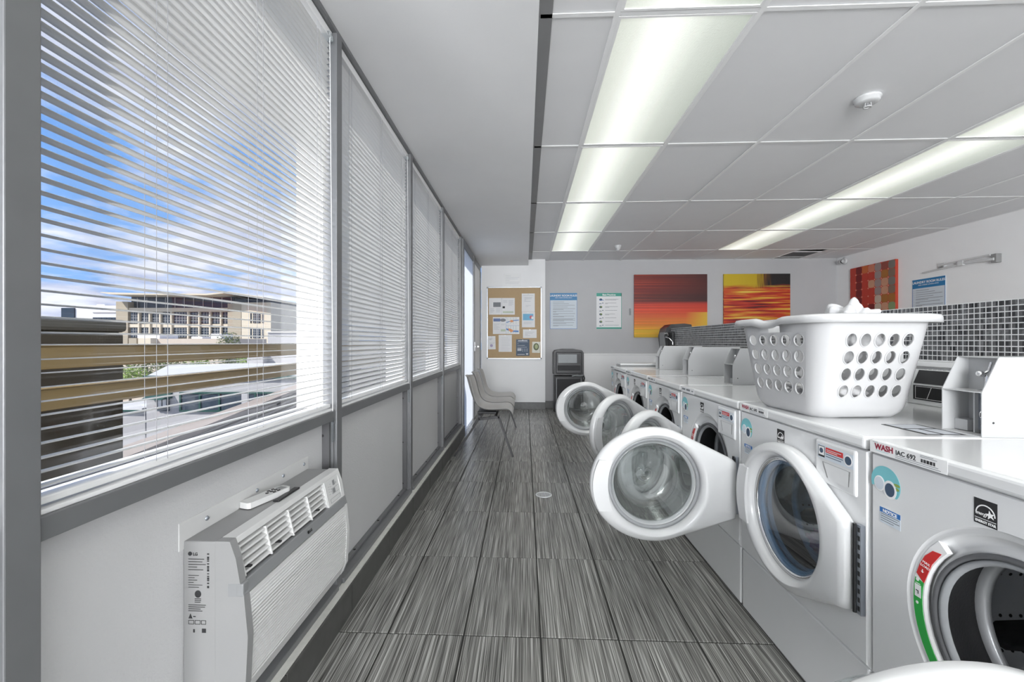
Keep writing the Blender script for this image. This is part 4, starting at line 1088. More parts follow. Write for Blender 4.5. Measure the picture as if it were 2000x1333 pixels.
# ------------------------------------------------------------------ ceiling pieces
t = thing('smoke_detector', 'white smoke detector on the ceiling between the light rows', 'smoke detector', (1.976, 2.534, ZC))
dn = Matrix.Rotation(pi, 4, 'X')
MB().lathe([(.062, 0), (.066, .006), (.066, .014), (.060, .018), (.058, .030), (.050, .036), (.030, .038), (0, .038)], 40, dn).build('base', APPL_D, t)
ms = MB()
for k in range(4):
    a = k*pi/2+.4; ms.tube([(.018*cos(a), .018*sin(a), -.036), (.020*cos(a), .020*sin(a), -.058)], .002, 6)
ms.build('cage', APPL_D, t); MB().lathe([(.021, .056), (.021, .060), (.012, .060), (.012, .056)], 24, dn, True).build('sensor_ring', APPL_D, t)
MB().lathe([(.008, .036), (.008, .05), (0, .052)], 12, dn).build('sensor', GREYB, t)
t = thing('occupancy_sensor', 'small white ceiling sensor near the grey wall', 'sensor', (1.368, 6.31, ZC))
MB().lathe([(.05, 0), (.05, .012), (.040, .030), (.030, .060), (.018, .072), (0, .075)], 28, dn).build('dome', APPL_D, t)
MB().disc(.012, 0, 16, Matrix.Translation((-.03, -.025, -.052)) @ Matrix.Rotation(R(60), 4, 'Y')).build('lens', GREYB, t)
t = thing('air_vent', 'dark square return-air grille in the ceiling near the grey wall', 'vent', (4.42, 7.045, ZC))
MB().box(-.205, .205, -.19, .19, -.002, .001).build('backing', GREYB, t)
for k in range(12): MB().box(-.20, .20, -.185+k*.0325, -.178+k*.0325, -.006, -.002).build('vane', ALU_D, t)
im = MB()
for a, b, c_, d_ in ((-.225, -.205, -.21, .21), (.205, .225, -.21, .21), (-.205, .205, -.21, -.19), (-.205, .205, .19, .21)): im.box(a, b, c_, d_, -.008, 0)
im.build('vent_frame', TBAR, t)
t = thing('security_camera', 'small white dome camera in the far upper corner', 'camera', (5.25, 7.25, 2.50))
MB().lathe([(.035, 0), (.06, .008), (.06, .02), (.045, .03), (.035, .06)], 24, Matrix.Translation((.05, 0, 0)) @ Matrix.Rotation(-pi/2, 4, 'Y')).build('mount', APPL_D, t)
MB().lathe([(0, -.05), (.035, -.045), (.042, 0), (.035, .035), (0, .045)], 20, Matrix.Translation((-.02, -.02, -.01)) @ Matrix.Rotation(R(80), 4, 'X')).build('camera_body', APPL_D, t)
MB().lathe([(.03, .0), (.034, -.01), (0, -.012)], 20, Matrix.Translation((-.032, -.062, -.018)) @ Matrix.Rotation(R(-85), 4, 'X') @ Matrix.Rotation(pi, 4, 'X')).build('camera_lens', BLACK, t)

# ------------------------------------------------------------------ wall pictures (flat prints on canvas)
def art_nodes(name):
    m = bpy.data.materials.new(name); m.use_nodes = True; nt = m.node_tree; b = nt.nodes['Principled BSDF']; b.inputs['Roughness'].default_value = .45
    tc = nt.nodes.new('ShaderNodeTexCoord'); sp = nt.nodes.new('ShaderNodeSeparateXYZ'); nt.links.new(tc.outputs['Generated'], sp.inputs[0])
    return m, nt, b, tc, sp
def NZ(nt, vec, scl, sc=1, det=2, col=False):
    mp = nt.nodes.new('ShaderNodeMapping'); mp.inputs['Scale'].default_value = scl; nt.links.new(vec, mp.inputs['Vector'])
    n = nt.nodes.new('ShaderNodeTexNoise'); n.inputs['Scale'].default_value = sc; n.inputs['Detail'].default_value = det; nt.links.new(mp.outputs[0], n.inputs['Vector']); return n.outputs['Fac']
def MT(nt, op, a, b, cl=False):
    n = nt.nodes.new('ShaderNodeMath'); n.operation = op; n.use_clamp = cl
    for i, v in enumerate((a, b)):
        if v is None: continue
        if isinstance(v, (int, float)): n.inputs[i].default_value = v
        else: nt.links.new(v, n.inputs[i])
    return n.outputs[0]
def RAMP(nt, f, els, interp='LINEAR'):
    n = nt.nodes.new('ShaderNodeValToRGB'); c = n.color_ramp; c.interpolation = interp
    c.elements[0].position = els[0][0]; c.elements[0].color = (*els[0][1], 1); c.elements[1].position = els[-1][0]; c.elements[1].color = (*els[-1][1], 1)
    for p, v in els[1:-1]: e = c.elements.new(p); e.color = (*v, 1)
    nt.links.new(f, n.inputs[0]); return n.outputs[0]
def MIX(nt, f, a, b, bt='MIX'):
    n = nt.nodes.new('ShaderNodeMixRGB'); n.blend_type = bt
    if isinstance(f, (int, float)): n.inputs[0].default_value = f
    else: nt.links.new(f, n.inputs[0])
    for i, v in ((1, a), (2, b)):
        if isinstance(v, tuple): n.inputs[i].default_value = (*v, 1)
        else: nt.links.new(v, n.inputs[i])
    return n.outputs[0]
# sunset-like streaks
m, nt, b, tc, sp = art_nodes('red_to_yellow_streak_print')
z_ = MT(nt, 'ADD', sp.outputs['Z'], MT(nt, 'MULTIPLY', MT(nt, 'SUBTRACT', NZ(nt, tc.outputs['Generated'], (.35, 1, 26), 1, 3), .5), .10))
c = RAMP(nt, z_, [(0, (.66, .40, .02)), (.10, (.72, .44, .02)), (.20, (.66, .20, .015)), (.30, (.62, .13, .015)), (.42, (.60, .05, .015)), (.52, (.50, .03, .012)), (.56, (.12, .008, .008)), (.62, (.07, .006, .008)), (.72, (.16, .01, .008)), (.85, (.20, .012, .008)), (1, (.13, .008, .006))])
st = RAMP(nt, NZ(nt, tc.outputs['Generated'], (.2, 1, 60), 1, 1), [(.50, (0, 0, 0)), (.62, (.36, .05, .01))])
left = MT(nt, 'SUBTRACT', 1.0, sp.outputs['X'], True)
c = MIX(nt, left, c, MIX(nt, 1.0, c, st, 'ADD'))
dk = MT(nt, 'MULTIPLY', MT(nt, 'GREATER_THAN', sp.outputs['Z'], .57), MT(nt, 'MULTIPLY', sp.outputs['X'], .75))
c = MIX(nt, dk, c, (.030, .006, .006))
yl = MT(nt, 'MULTIPLY', MT(nt, 'SUBTRACT', MT(nt, 'MULTIPLY', sp.outputs['X'], 1.0), .70, True), MT(nt, 'LESS_THAN', sp.outputs['Z'], .40))
c = MIX(nt, MT(nt, 'MULTIPLY', yl, 2.6, True), c, (.70, .50, .03))
nt.links.new(c, b.inputs['Base Color']); ART1 = m
m, nt, b, tc, sp = art_nodes('yellow_red_streak_print')
n1 = NZ(nt, tc.outputs['Generated'], (1.2, 1, 28), 1, 4)
c = RAMP(nt, n1, [(.34, (.06, .006, .006)), (.42, (.38, .015, .01)), (.50, (.55, .05, .01)), (.56, (.60, .22, .02)), (.62, (.72, .42, .04)), (.72, (.75, .60, .14))])
top = RAMP(nt, MT(nt, 'ADD', sp.outputs['X'], MT(nt, 'MULTIPLY', MT(nt, 'SUBTRACT', NZ(nt, tc.outputs['Generated'], (40, 1, 3), 1, 1), .5), .3)), [(0, (.58, .42, .01)), (.48, (.52, .36, .01)), (.62, (.14, .05, .008)), (.72, (.012, .008, .008)), (1, (.010, .008, .008))])
zz = MT(nt, 'ADD', sp.outputs['Z'], MT(nt, 'MULTIPLY', MT(nt, 'SUBTRACT', NZ(nt, tc.outputs['Generated'], (3, 1, 20), 1, 2), .5), .12))
c = MIX(nt, MT(nt, 'MULTIPLY', MT(nt, 'SUBTRACT', zz, .76, True), 14, True), c, top)
c = MIX(nt, MT(nt, 'MULTIPLY', MT(nt, 'SUBTRACT', .20, sp.outputs['Z'], True), 5, True), c, (.50, .02, .012))
nt.links.new(c, b.inputs['Base Color']); ART2 = m
def canvas(name, x0, x1, z0, z1, m, label):
    t = thing(name, label, 'painting', ((x0+x1)/2, YB, z0))
    w = (x1-x0)/2
    MB().box(-w, w, -.040, -.012, 0, z1-z0).build('canvas', m, t, bevel=.002, seg=1)
    MB().box(-w+.02, w-.02, -.012, 0, .02, z1-z0-.02).build('stretcher_frame', TBAR, t)
canvas('painting', 1.885, 3.125, 1.235, 2.322, ART1, 'square canvas of red streaks fading to yellow, left one on the grey wall')
canvas('painting', 3.402, 4.512, 1.235, 2.322, ART2, 'canvas of yellow and red streaks with a black corner, right one on the grey wall')
# dotted canvas on the right wall: grid of rounded squares (real thin colour patches)
t = thing('painting', 'red and multicoloured dotted canvas on the white right-hand wall', 'painting', (XR, 6.67, 1.62))
MB().box(-.04, -.001, -.42, .42, 0, .72).build('canvas', mat('print_red', (.52, .055, .025), .5, var=.1), t, bevel=.002, seg=1)
cols = {'r': (.50, .04, .02), 'd': (.19, .01, .01), 'o': (.56, .13, .03), 's': (.60, .20, .12), 'g': (.32, .25, .24), 'k': (.58, .30, .19), 'm': (.30, .07, .05), 'b': (.38, .15, .03), 'w': (.55, .45, .36), 'v': (.24, .32, .16), 'n': (.22, .15, .11), 'h': (.20, .19, .17)}
pat = ['rdosgmh', 'rdrrgbn', 'rdrkgkh', 'rdrrgkn', 'rdrrwbb', 'rmrdwkv']
gw, gh = .84/7, .72/6
for rr, row in enumerate(pat):
    for cc, ch in enumerate(row):
        P_ = Plane2((-.0402, .42-gw*(cc+.5), .72-gh*(rr+.5)), (0, -1, 0), (0, 0, 1)); mb = MB()
        pts = []
        for k in range(24):
            a = 2*pi*k/24; e = .55; pts.append((gw*.49*math.copysign(abs(cos(a))**e, cos(a)), gh*.49*math.copysign(abs(sin(a))**e, sin(a))))
        P_.poly(mb, pts, .0006); mb.build('colour_patch', mat('patch_'+{'r': 'scarlet', 'd': 'crimson', 'o': 'orange', 's': 'salmon', 'g': 'mauve', 'k': 'peach', 'm': 'maroon', 'b': 'rust', 'w': 'beige', 'v': 'sage', 'n': 'brown', 'h': 'slate'}[ch], cols[ch], .5, var=.1), t)
mb = MB()
for rr in range(1, 6):
    for cc in range(1, 7):
        P_ = Plane2((-.0402, .42-gw*cc, .72-gh*rr), (0, -1, 0), (0, 0, 1)); P_.poly(mb, [(0, .014), (.004, .004), (.014, 0), (.004, -.004), (0, -.014), (-.004, -.004), (-.014, 0), (-.004, .004)], .0009)
mb.build('sparkles', mat('sparkle_pink', (.75, .42, .32), .5, var=0), t, kind='stuff')

# ------------------------------------------------------------------ signs
def rules_sign(P_, w, h, label):
    t = thing('sign', label, 'sign', P_.o)
    Q = Plane2((0, 0, 0), P_.r, P_.u)
    mb = MB(); Q.rect(mb, 0, w, 0, h, .006, .006); mb.build('sign_board', PAPER_B, t)
    mb = MB(); Q.rect(mb, 0, w, h*.80, h, .0066, .0006); mb.build('sign_header', SBLUE, t)
    mb = MB()
    for (a, b, c_, d_) in ((0, .006, 0, h*.80), (w-.006, w, 0, h*.80), (0, w, 0, .006)): Q.rect(mb, a, b, c_, d_, .0066, .0006)
    mb.build('sign_border', BLUE, t)
    text('LAUNDRY ROOM RULES', h*.072, WHITE_P, Q.p(w/2, h*.905, .0070), P_.r, P_.u, t, 'sign_lettering', 'CENTER', sx=.95, bold=.0010)
    text('AREA UNDER SURVEILLANCE', h*.038, WHITE_P, Q.p(w/2, h*.855, .0070), P_.r, P_.u, t, 'sign_lettering', 'CENTER', sx=.95)
    mb = MB(); y = h*.755
    for ln in ((.5,), (.72,), (.98,), (.66,), (1, .48), (.9, .15), (1, .25), (.95, .5), (1, .9, 1, .5), (.95, .6), (.9, .25)):
        Q.rect(mb, w*.045, w*.058, y-.004, y, .0068, .0004)
        for f in ln:
            Q.rect(mb, w*.11, w*.11+w*.82*f, y-.0055, y, .0068, .0004); y -= h*.0225
        y -= h*.024
    mb.build('sign_text', GINK, t)
rules_sign(Plane2((.435, YB-.001, 1.384), (1, 0, 0), (0, 0, 1)), .472, .628, 'blue-headed laundry room rules sign on the grey wall above the bin')
rules_sign(Plane2((XR-.001, 6.024, 1.40), (0, -1, 0), (0, 0, 1)), .455, .600, 'blue-headed laundry room rules sign on the white right-hand wall')
t = thing('sign', 'green-bordered Best Practices poster on the grey wall', 'sign', (1.244, YB-.001, 1.384))
Q = Plane2((0, 0, 0), (1, 0, 0), (0, 0, 1)); w, h = .433, .625
mb = MB(); Q.rect(mb, 0, w, 0, h, .006, .006); mb.build('sign_board', PAPER, t)
mb = MB(); Q.rect(mb, 0, w, h*.91, h, .0066, .0006); Q.rect(mb, 0, w, 0, h*.045, .0066, .0006); Q.rect(mb, w-.008, w, 0, h, .0066, .0006); mb.build('sign_border', SGREEN, t)
text('Best Practices', h*.065, WHITE_P, Q.p(w/2, h*.93, .0070), (1, 0, 0), (0, 0, 1), t, 'sign_lettering', 'CENTER', bold=.0012)
mb = MB(); m2 = MB(); m3 = MB()
for k in range(8):
    y = h*(.83-.103*k); Q.lines(mb, w*.34, w*.90, y, ((.95, .8), (.8, .2), (.9, .3), (.85,), (.7, .3), (.8,), (.6,), (.98,))[k], .014, .005, .0068)
    if k % 2 == 0: Q.disc(m2, w*.17, y-.008, .026, .020, h=.0068)
    else: Q.rect(m2, w*.11, w*.20, y-.02, y-.010, .0068, .0004); Q.disc(m2, w*.25, y-.004, .010, .008, h=.0068)
    if k in (2, 4, 6): Q.disc(m3, w*.185, y-.004, .013, .011, h=.0072)
mb.build('sign_text', GINK, t); m2.build('sign_icon', NAVY, t); m3.build('sign_icon_detail', LEAF, t)
mb = MB(); Q.rect(mb, w*.11, w*.29, h*.795, h*.81, .0070, .0004); mb.build('sign_icon_detail', BLUE, t)
t = thing('wall_switch', 'narrow grey wall sensor left of the red canvas', 'switch', (1.823, YB, 1.62))
MB().box(-.014, .014, -.012, 0, 0, .12).build('switch_body', GREYB, t, bevel=.002); MB().box(-.008, .008, -.014, -.012, .02, .08).build('switch_face', ALU, t)

# folding wall arm on the right wall
t = thing('folding_bracket', 'white folding arm fixed high on the right-hand wall above the rules sign', 'wall bracket', (XR, 5.4, 2.07))
MB().bar((-.02, .46, .005), (-.05, -.08, .03), .014, .022).build('arm', APPL_D, t, bevel=.003)
MB().bar((-.035, .20, .065), (-.06, -.40, .075), .014, .020).build('arm', APPL_D, t, bevel=.003)
MB().bar((-.05, -.08, .04), (-.06, -.44, .02), .018, .03).build('arm', APPL_D, t, bevel=.004)
MB().box(-.03, 0, .16, .24, .02, .09).build('wall_plate', APPL_D, t, bevel=.003); MB().box(-.06, 0, -.46, -.40, -.02, .08).build('wall_plate', ACG, t, bevel=.006)
MB().box(-.065, -.03, -.10, -.03, .01, .07).build('elbow', APPL_D, t, bevel=.006); MB().box(-.04, -.03, .17, .22, .03, .05).build('slot', GREYB, t)

# ------------------------------------------------------------------ notice board with papers
bx0, bx1, bz0, bz1 = -.657, .283, .864, 2.105
t = thing('bulletin_board', 'cork notice board in an aluminium frame on the white end wall', 'notice board', ((bx0+bx1)/2, YW, bz0))
bw, bh = (bx1-bx0)/2, bz1-bz0
MB().box(-bw+.01, bw-.01, -.014, -.001, .01, bh-.01).build('cork_panel', CORK, t)
for a, b, c_, d_ in ((-bw, -bw+.016, .016, bh-.016), (bw-.016, bw, .016, bh-.016), (-bw+.016, bw-.016, 0, .016), (-bw+.016, bw-.016, bh-.016, bh)): MB().box(a, b, -.022, -.001, c_, d_).build('frame_rail', ZINC, t, bevel=.002, seg=1)
for a in (-bw, bw-.02):
    for c_ in (0, bh-.02): MB().box(a-.002, a+.022, -.026, -.001, c_-.002, c_+.022).build('frame_corner', GREYB, t, bevel=.004)
BY = YW-.0145
def bpx(cx, cy): return (bx0+(cx-82)/(818-82)*(bx1-bx0), bz1-(cy-295)/(1275-295)*(bz1-bz0))   # board-relative position read off the photo
def paper(c0, r0, c1, r1, label, m=PAPER, draw=None, name='paper_notice', rot=0):
    xa, zb = bpx(c0, r0); xb, za = bpx(c1, r1); w, h = xb-xa, zb-za
    t = thing(name, label, 'notice', (xa, BY-.0005, za), 'papers pinned on the cork board', rot=(0, R(rot), 0))
    Q = Plane2((0, 0, 0), (1, 0, 0), (0, 0, 1)); mb = MB(); Q.rect(mb, 0, w, 0, h, .0012, .0008); mb.build('sheet', m, t)
    if draw: draw(Q, w, h, t)
    mb = MB(); Q.disc(mb, w/2, h-.012, .005, h=.004, t=.003); mb.build('pin', ZINC, t)
    return t
def pr(fn, m, nm='print'):
    def f(Q, w, h, t):
        mb = MB(); fn(Q, mb, w, h); mb.build(nm, m, t)
    return f
def multi(*fs):
    def f(Q, w, h, t):
        for x in fs: x(Q, w, h, t)
    return f
H_ = .0018
def txt(x0, x1, y0, lens, dy=.016, hh=.004): return lambda Q, mb, w, h: Q.lines(mb, w*x0, w*x1, h*y0, lens, dy, hh, H_)
paper(108, 445, 458, 672, 'open two-page newsletter with a grey photo, top left of the cork board', PAPER, multi(
    pr(lambda Q, mb, w, h: Q.rect(mb, w*.17, w*.46, h*.46, h*.74, H_), GINK), pr(lambda Q, mb, w, h: Q.rect(mb, w*.53, w*.62, h*.38, h*.50, H_), INK),
    pr(lambda Q, mb, w, h: Q.rect(mb, w*.54, w*.95, h*.10, h*.20, H_), mat('pale_green_print', (.55, .62, .48), .5)),
    pr(txt(.06, .22, .38, (1, .8, 1, .9, .6)), GINK2), pr(txt(.28, .46, .38, (1, 1, .9, 1, .8)), GINK2), pr(txt(.55, .72, .85, (1, .9, 1)), GINK2), pr(txt(.76, .95, .85, (1, .9, 1, .8, 1, .7)), GINK2),
    pr(lambda Q, mb, w, h: Q.rect(mb, w*.495, w*.505, 0, h, H_), GINK2)))
paper(552, 385, 727, 635, 'white letter sheet at the top right of the cork board', PAPER, multi(pr(txt(.2, .8, .78, (1, .9, .2, .8), .02, .006), GINK2), pr(txt(.1, .9, .90, (1,), .02), GINK2), pr(txt(.3, .7, .35, (1, .5)), GINK2)))
paper(554, 637, 729, 845, 'flyer with a light blue picture below the letter sheet', PAPER, multi(
    pr(lambda Q, mb, w, h: Q.rect(mb, w*.08, w*.88, h*.46, h*.88, H_), mat('sky_print', (.16, .45, .68), .5)),
    pr(lambda Q, mb, w, h: Q.disc(mb, w*.72, h*.66, .030, h=.0024), mat('pink_print', (.60, .12, .16), .5)),
    pr(lambda Q, mb, w, h: Q.disc(mb, w*.80, h*.62, .018, .026, h=.0028), WHITE_P), pr(txt(.12, .85, .36, (1, .8, .9)), GINK2)))
paper(162, 705, 520, 935, 'leaflet with a blue header and an orange and blue map, left of centre', PAPER, multi(
    pr(lambda Q, mb, w, h: Q.rect(mb, w*.02, w*.28, h*.74, h*.92, H_), mat('slate_blue_print', (.12, .18, .38), .5)),
    pr(lambda Q, mb, w, h: Q.disc(mb, w*.38, h*.82, .050, .028, h=.0022), GINK),
    pr(lambda Q, mb, w, h: Q.rect(mb, w*.30, w*.48, h*.15, h*.28, H_), mat('pale_green_print', (.55, .62, .48), .5)),
    pr(txt(.03, .27, .62, (1, .9, .5, .8, 1, .7, .9)), GINK2), pr(txt(.31, .48, .6, (1, .8)), GINK2),
    pr(lambda Q, mb, w, h: [Q.rect(mb, w*(.56+.105*k), w*(.565+.105*k), h*.58, h*.97, H_) for k in range(4)] + [Q.rect(mb, w*(.57+.10*k), w*(.577+.10*k), h*.05, h*.48, H_) for k in range(4)], SGREEN),
    pr(lambda Q, mb, w, h: [Q.poly(mb, [(w*.51, h*.66), (w*.72, h*.76), (w*.98, h*.80), (w*.98, h*.85), (w*.72, h*.81), (w*.51, h*.70)], H_+.0002), Q.poly(mb, [(w*.51, h*.24), (w*.75, h*.12), (w*.97, h*.10), (w*.97, h*.20), (w*.75, h*.22), (w*.51, h*.34)], H_+.0002), Q.rect(mb, w*.50, w*.506, 0, h, H_), Q.rect(mb, w*.50, w, h*.49, h*.50, H_)], BLUE),
    pr(lambda Q, mb, w, h: [Q.poly(mb, [(w*.62, h*.76), (w*.72, h*.84), (w*.79, h*.74), (w*.71, h*.68)], H_+.0006), Q.poly(mb, [(w*.58, h*.34), (w*.68, h*.30), (w*.79, h*.20), (w*.70, h*.09), (w*.60, h*.20)], H_+.0006)], mat('orange_print', (.75, .30, .12), .5))))
paper(568, 873, 752, 990, 'small wide white card right of the map leaflet', PAPER, pr(txt(.15, .85, .7, (1, .8, .3, .5), .02, .005), GINK2))
paper(98, 965, 200, 1145, 'narrow curled flyer at the left edge of the cork board', PAPER, multi(pr(txt(.15, .6, .82, (1, .7), .016, .008), GINK2), pr(lambda Q, mb, w, h: Q.disc(mb, w*.45, h*.28, .025, h=.0022), mat('lilac_print', (.42, .36, .55), .5)), pr(txt(.2, .9, .5, (1, .8, .6)), GINK2)), rot=-1)
paper(240, 948, 418, 1178, 'white list sheet left of the dark blue card', PAPER, pr(txt(.2, .85, .85, (.8, 1, 1, .9, 1, 1, .8, 1, .9), .028, .003), GINK2))
paper(476, 1008, 655, 1232, 'dark blue notice card with white lettering at the bottom of the board', NAVY, multi(pr(txt(.15, .85, .93, (1,), .02, .010), WHITE_P), pr(txt(.1, .9, .85, (1, .1, .7, .9), .03, .006), GINK2), pr(lambda Q, mb, w, h: [Q.rect(mb, w*.1, w*.40, h*.30, h*.46, H_), Q.rect(mb, w*.1, w*.65, h*.06, h*.10, H_), Q.rect(mb, w*.75, w*.90, h*.06, h*.16, H_)] + [Q.disc(mb, w*(.5+.16*k), h*(.3+.1*j), .008, h=H_) for k in range(3) for j in range(2)], GINK2)))
paper(690, 1040, 797, 1190, 'small cream card with a dark round emblem at the lower right', mat('cream_paper', (.74, .73, .64), .6), multi(pr(lambda Q, mb, w, h: Q.disc(mb, w*.5, h*.55, .048, .062, h=H_), mat('olive_print', (.10, .12, .05), .5)), pr(lambda Q, mb, w, h: Q.disc(mb, w*.52, h*.57, .026, .040, h=H_+.0004), mat('sage_print', (.38, .42, .22), .5)), pr(txt(.3, .7, .12, (1,)), GINK2)), rot=1.5)
t = thing('paper_notice', 'white sheet taped to the wall above the cork board', 'notice', (-.367, YW-.0005, 2.107))
Q = Plane2((0, 0, 0), (1, 0, 0), (0, 0, 1)); mb = MB(); Q.rect(mb, 0, .30, 0, .232, .001, .001); mb.build('sheet', WHITE_P, t); mb = MB(); Q.lines(mb, .03, .27, .19, (.4, 1, .9, .3, 1, .95), .026, .004, .0014); mb.build('print', GINK2, t)

# ------------------------------------------------------------------ outside, seen through the first blind
def ray(px, py):
    a = (px-991)/828.0; b = -(py-667)/828.0
    return Vector((a*cos(TH)-sin(TH), a*sin(TH)+cos(TH), b))
def at(px, py, d): return Vector((0, 0, 1.169)) + ray(px, py)*d       # d = depth in metres
GZ = -9.0
B('street_ground', STREET, -400, -1.2, -60, 500, GZ-.3, GZ, kind='structure')
# rails in front of the window
for z0, z1, nm in ((1.052, 1.153, 'upper'), (.880, .975, 'lower')):
    t = thing('guard_rail', 'tan horizontal rail outside the window, %s of the two' % nm, 'railing', (-2.0, 2.5, z0), 'tan rails outside the window')
    MB().box(-.025, .025, -3.5, 8.0, 0, z1-z0-.006).build('rail_bar', GOLD, t, bevel=.003)
    MB().box(-.032, .032, -3.5, 8.0, z1-z0-.006, z1-z0).build('rail_cap', GOLD, t, bevel=.002)
# dark pier behind the rails
t = thing('concrete_pier', 'dark weathered concrete pier behind the tan rails', 'pier', (-2.6, 1.6, -3.0))
MB().box(-.30, .30, -1.5, .745, 0, 4.22).build('pier_shaft', DBROWN, t, bevel=.02)
MB().box(-.31, .31, -1.5, .755, 4.22, 4.29).build('pier_cap', mat('worn_pier_cap', (.10, .095, .08), .8, var=.2), t, bevel=.02)
# dark ribbed lower roof with tan coping
def P2d(x, y): return Vector((x, y, 0))
a0, b0 = Vector((-3.3, -1.0)), Vector((-9.9, 25.0))
t = thing('lower_roof', 'dark ribbed lower roof with tan coping below the window', 'roof', (-1.3, 5.0, -.45))
mb = MB(); O = Vector((-1.3, 5.0, -.45))
e0, e1 = Vector((-3.30, -2.5, -.35)), Vector((-9.9, 23.5, -.35))
n = 26
for k in range(n):                                     # corrugations run parallel to the edge
    f0, f1 = k/n, (k+.5)/n
    for (fa, fb, hz) in ((f0, f1, .05), (f1, (k+1)/n, 0.0)):
        A0 = Vector((-1.12, -2.5, -.35)).lerp(e0, fa); A1 = Vector((-1.12, 23.5, -.35)).lerp(e1, fa); B0 = Vector((-1.12, -2.5, -.35)).lerp(e0, fb); B1 = Vector((-1.12, 23.5, -.35)).lerp(e1, fb)
        for V in (A0, A1, B0, B1): V.z = -.42+hz
        mb.add([p-O for p in (A0, B0, B1, A1)] + [p-O-Vector((0, 0, .08)) for p in (A0, B0, B1, A1)], [(0, 1, 2, 3), (4, 7, 6, 5), (0, 4, 5, 1), (2, 6, 7, 3), (1, 5, 6, 2), (3, 7, 4, 0)])
mb.build('ribbed_sheet', CORR, t)
MB().bar(e0-O, e1-O, .42, .12).build('coping', TANCAP, t)
# far buildings. local frames face the camera direction; px -> metres at depth d
def far_thing(name, label, cat, px, d, group=None):
    o = at(px, 667, d); return thing(name, label, cat, (o.x, o.y, GZ), group, rot=(0, 0, TH)), d/828.0, px
def fbox(fr, name, m, px0, px1, py0, py1, y0, y1, par=None):
    t, s, p0 = fr
    zt = lambda py: 1.169+(667-py)*s-GZ
    z1 = zt(py0); z0 = zt(py1) if py1 is not None else 0
    return MB().box((px0-p0)*s, (px1-p0)*s, y0, y1, z0, z1).build(name, m, par or t)
fr = far_thing('office_building', 'cream office building with dark grid windows, seen through the open blind', 'building', 232, 110.0)
t = fr[0]; s = fr[1]
wall = fbox(fr, 'facade', CREAM_SHADE, 232, 452, 602, None, 0, 30)
fbox(fr, 'end_pier', CREAM_SHADE, 452, 478, 594, None, -1.5, 30)
fbox(fr, 'side_facade', CREAM, 478, 535, 592, None, -1.4, 30)
fbox(fr, 'end_pier', CREAM_SHADE, 232, 255, 590, None, -.8, 20)
fbox(fr, 'penthouse_glazing', FARGL, 250, 452, 579, 603, 1.0, 28)
fbox(fr, 'penthouse_glazing', FARGL, 452, 524, 583, 600, 1.2, 28)
fbox(fr, 'spandrel', CREAM, 255, 452, 602, 609.5, -.5, 0)
fbox(fr, 'spandrel', CREAM, 255, 452, 633.5, 640, -.5, 0)
zt = lambda py: 1.169+(667-py)*s-GZ
mb = MB().prism([((232-232)*s, zt(576)), ((250-232)*s, zt(579.5)), ((430-232)*s, zt(581)), ((470-232)*s, zt(576.5)), ((536-232)*s, zt(586)), ((536-232)*s, zt(584.5)), ((472-232)*s, zt(574.5)), ((430-232)*s, zt(578)), ((330-232)*s, zt(578)), ((232-232)*s, zt(575))], -5.0, 26, 'y')
mb.build('roof_slab', CREAM, t)
fbox(fr, 'roof_unit', CREAM, 372, 398, 575.5, 580, 4, 10)
for k in range(11): fbox(fr, 'glazing_bar', FARW, 262+k*18.5, 262.7+k*18.5, 581, 603, .85, 1.0)
wins = [(258, 273), (279, 294), (300, 315), (320, 336), (342, 369), (374, 391), (395, 411.5), (416.5, 433), (437, 452)]
for (a, b) in wins:
    for (c_, d_) in ((610.7, 632.6), (641, 659.5)):
        wdw = fbox(fr, 'window', FARGL, a, b, c_, d_, -.35, 0)
        mb = MB(); nx = 3 if b-a < 20 else 5
        for k in range(1, nx): x = (a-232+(b-a)*k/nx)*s; mb.box(x-.05, x+.05, -.42, -.35, zt(d_), zt(c_))
        for k in range(1, 4): z = zt(d_)+(zt(c_)-zt(d_))*k/4; mb.box((a-232)*s, (b-232)*s, -.42, -.35, z-.04, z+.04)
        mb.build('window_bars', FARG, wdw)
for k in range(len(wins)-1):
    a = (wins[k][1]+wins[k+1][0])/2; fbox(fr, 'pilaster', CREAM, a-1.4, a+1.4, 609.5, 662, -.9, 0)
for (c_, d_) in ((613, 632), (642.5, 661)):
    wdw = fbox(fr, 'window', FARGL, 501, 515, c_, d_, -1.5, -1.4)
    mb = MB()
    for k in (1, 2, 3): x = (501-232+14*k/4)*s; mb.box(x-.05, x+.05, -1.56, -1.5, zt(d_), zt(c_)); z = zt(d_)+(zt(c_)-zt(d_))*k/4; mb.box((501-232)*s, (515-232)*s, -1.56, -1.5, z-.04, z+.04)
    mb.build('window_bars', FARG, wdw)
    for a in (495.5, 518.5): fbox(fr, 'slot_window', FARGL, a, a+2.5, c_, d_, -1.5, -1.4)
fr2 = far_thing('apartment_block', 'white far building with a dark glazed end, left of the cream office building', 'building', 122, 170.0)
fbox(fr2, 'block', FARW, 147, 250, 597, None, 0, 25); fbox(fr2, 'glazed_end', FARGL, 122, 147, 602, 627, -.5, 20); fbox(fr2, 'lower_end', FARW, 122, 147, 627, None, 0, 20)
fbox(fr2, 'glass_band', mat('pale_glazing', (.25, .35, .42), .3), 123, 146, 621, 626, -.7, -.5)
for k in range(5): fbox(fr2, 'window', FARGL, 182.5+k*9.6, 190.5+k*9.6, 620.5, 626.5, -.3, 0)
fbox(fr2, 'roof_unit', FARW, 170, 186, 593, 597, 4, 12); fbox(fr2, 'parapet', FARG, 182, 250, 610, 612, -.2, 0)
fr2 = far_thing('striped_tower', 'white striped far tower right of the cream office building', 'building', 530, 210.0)
fbox(fr2, 'tower', FARW, 524, 548, 608, None, 0, 20)
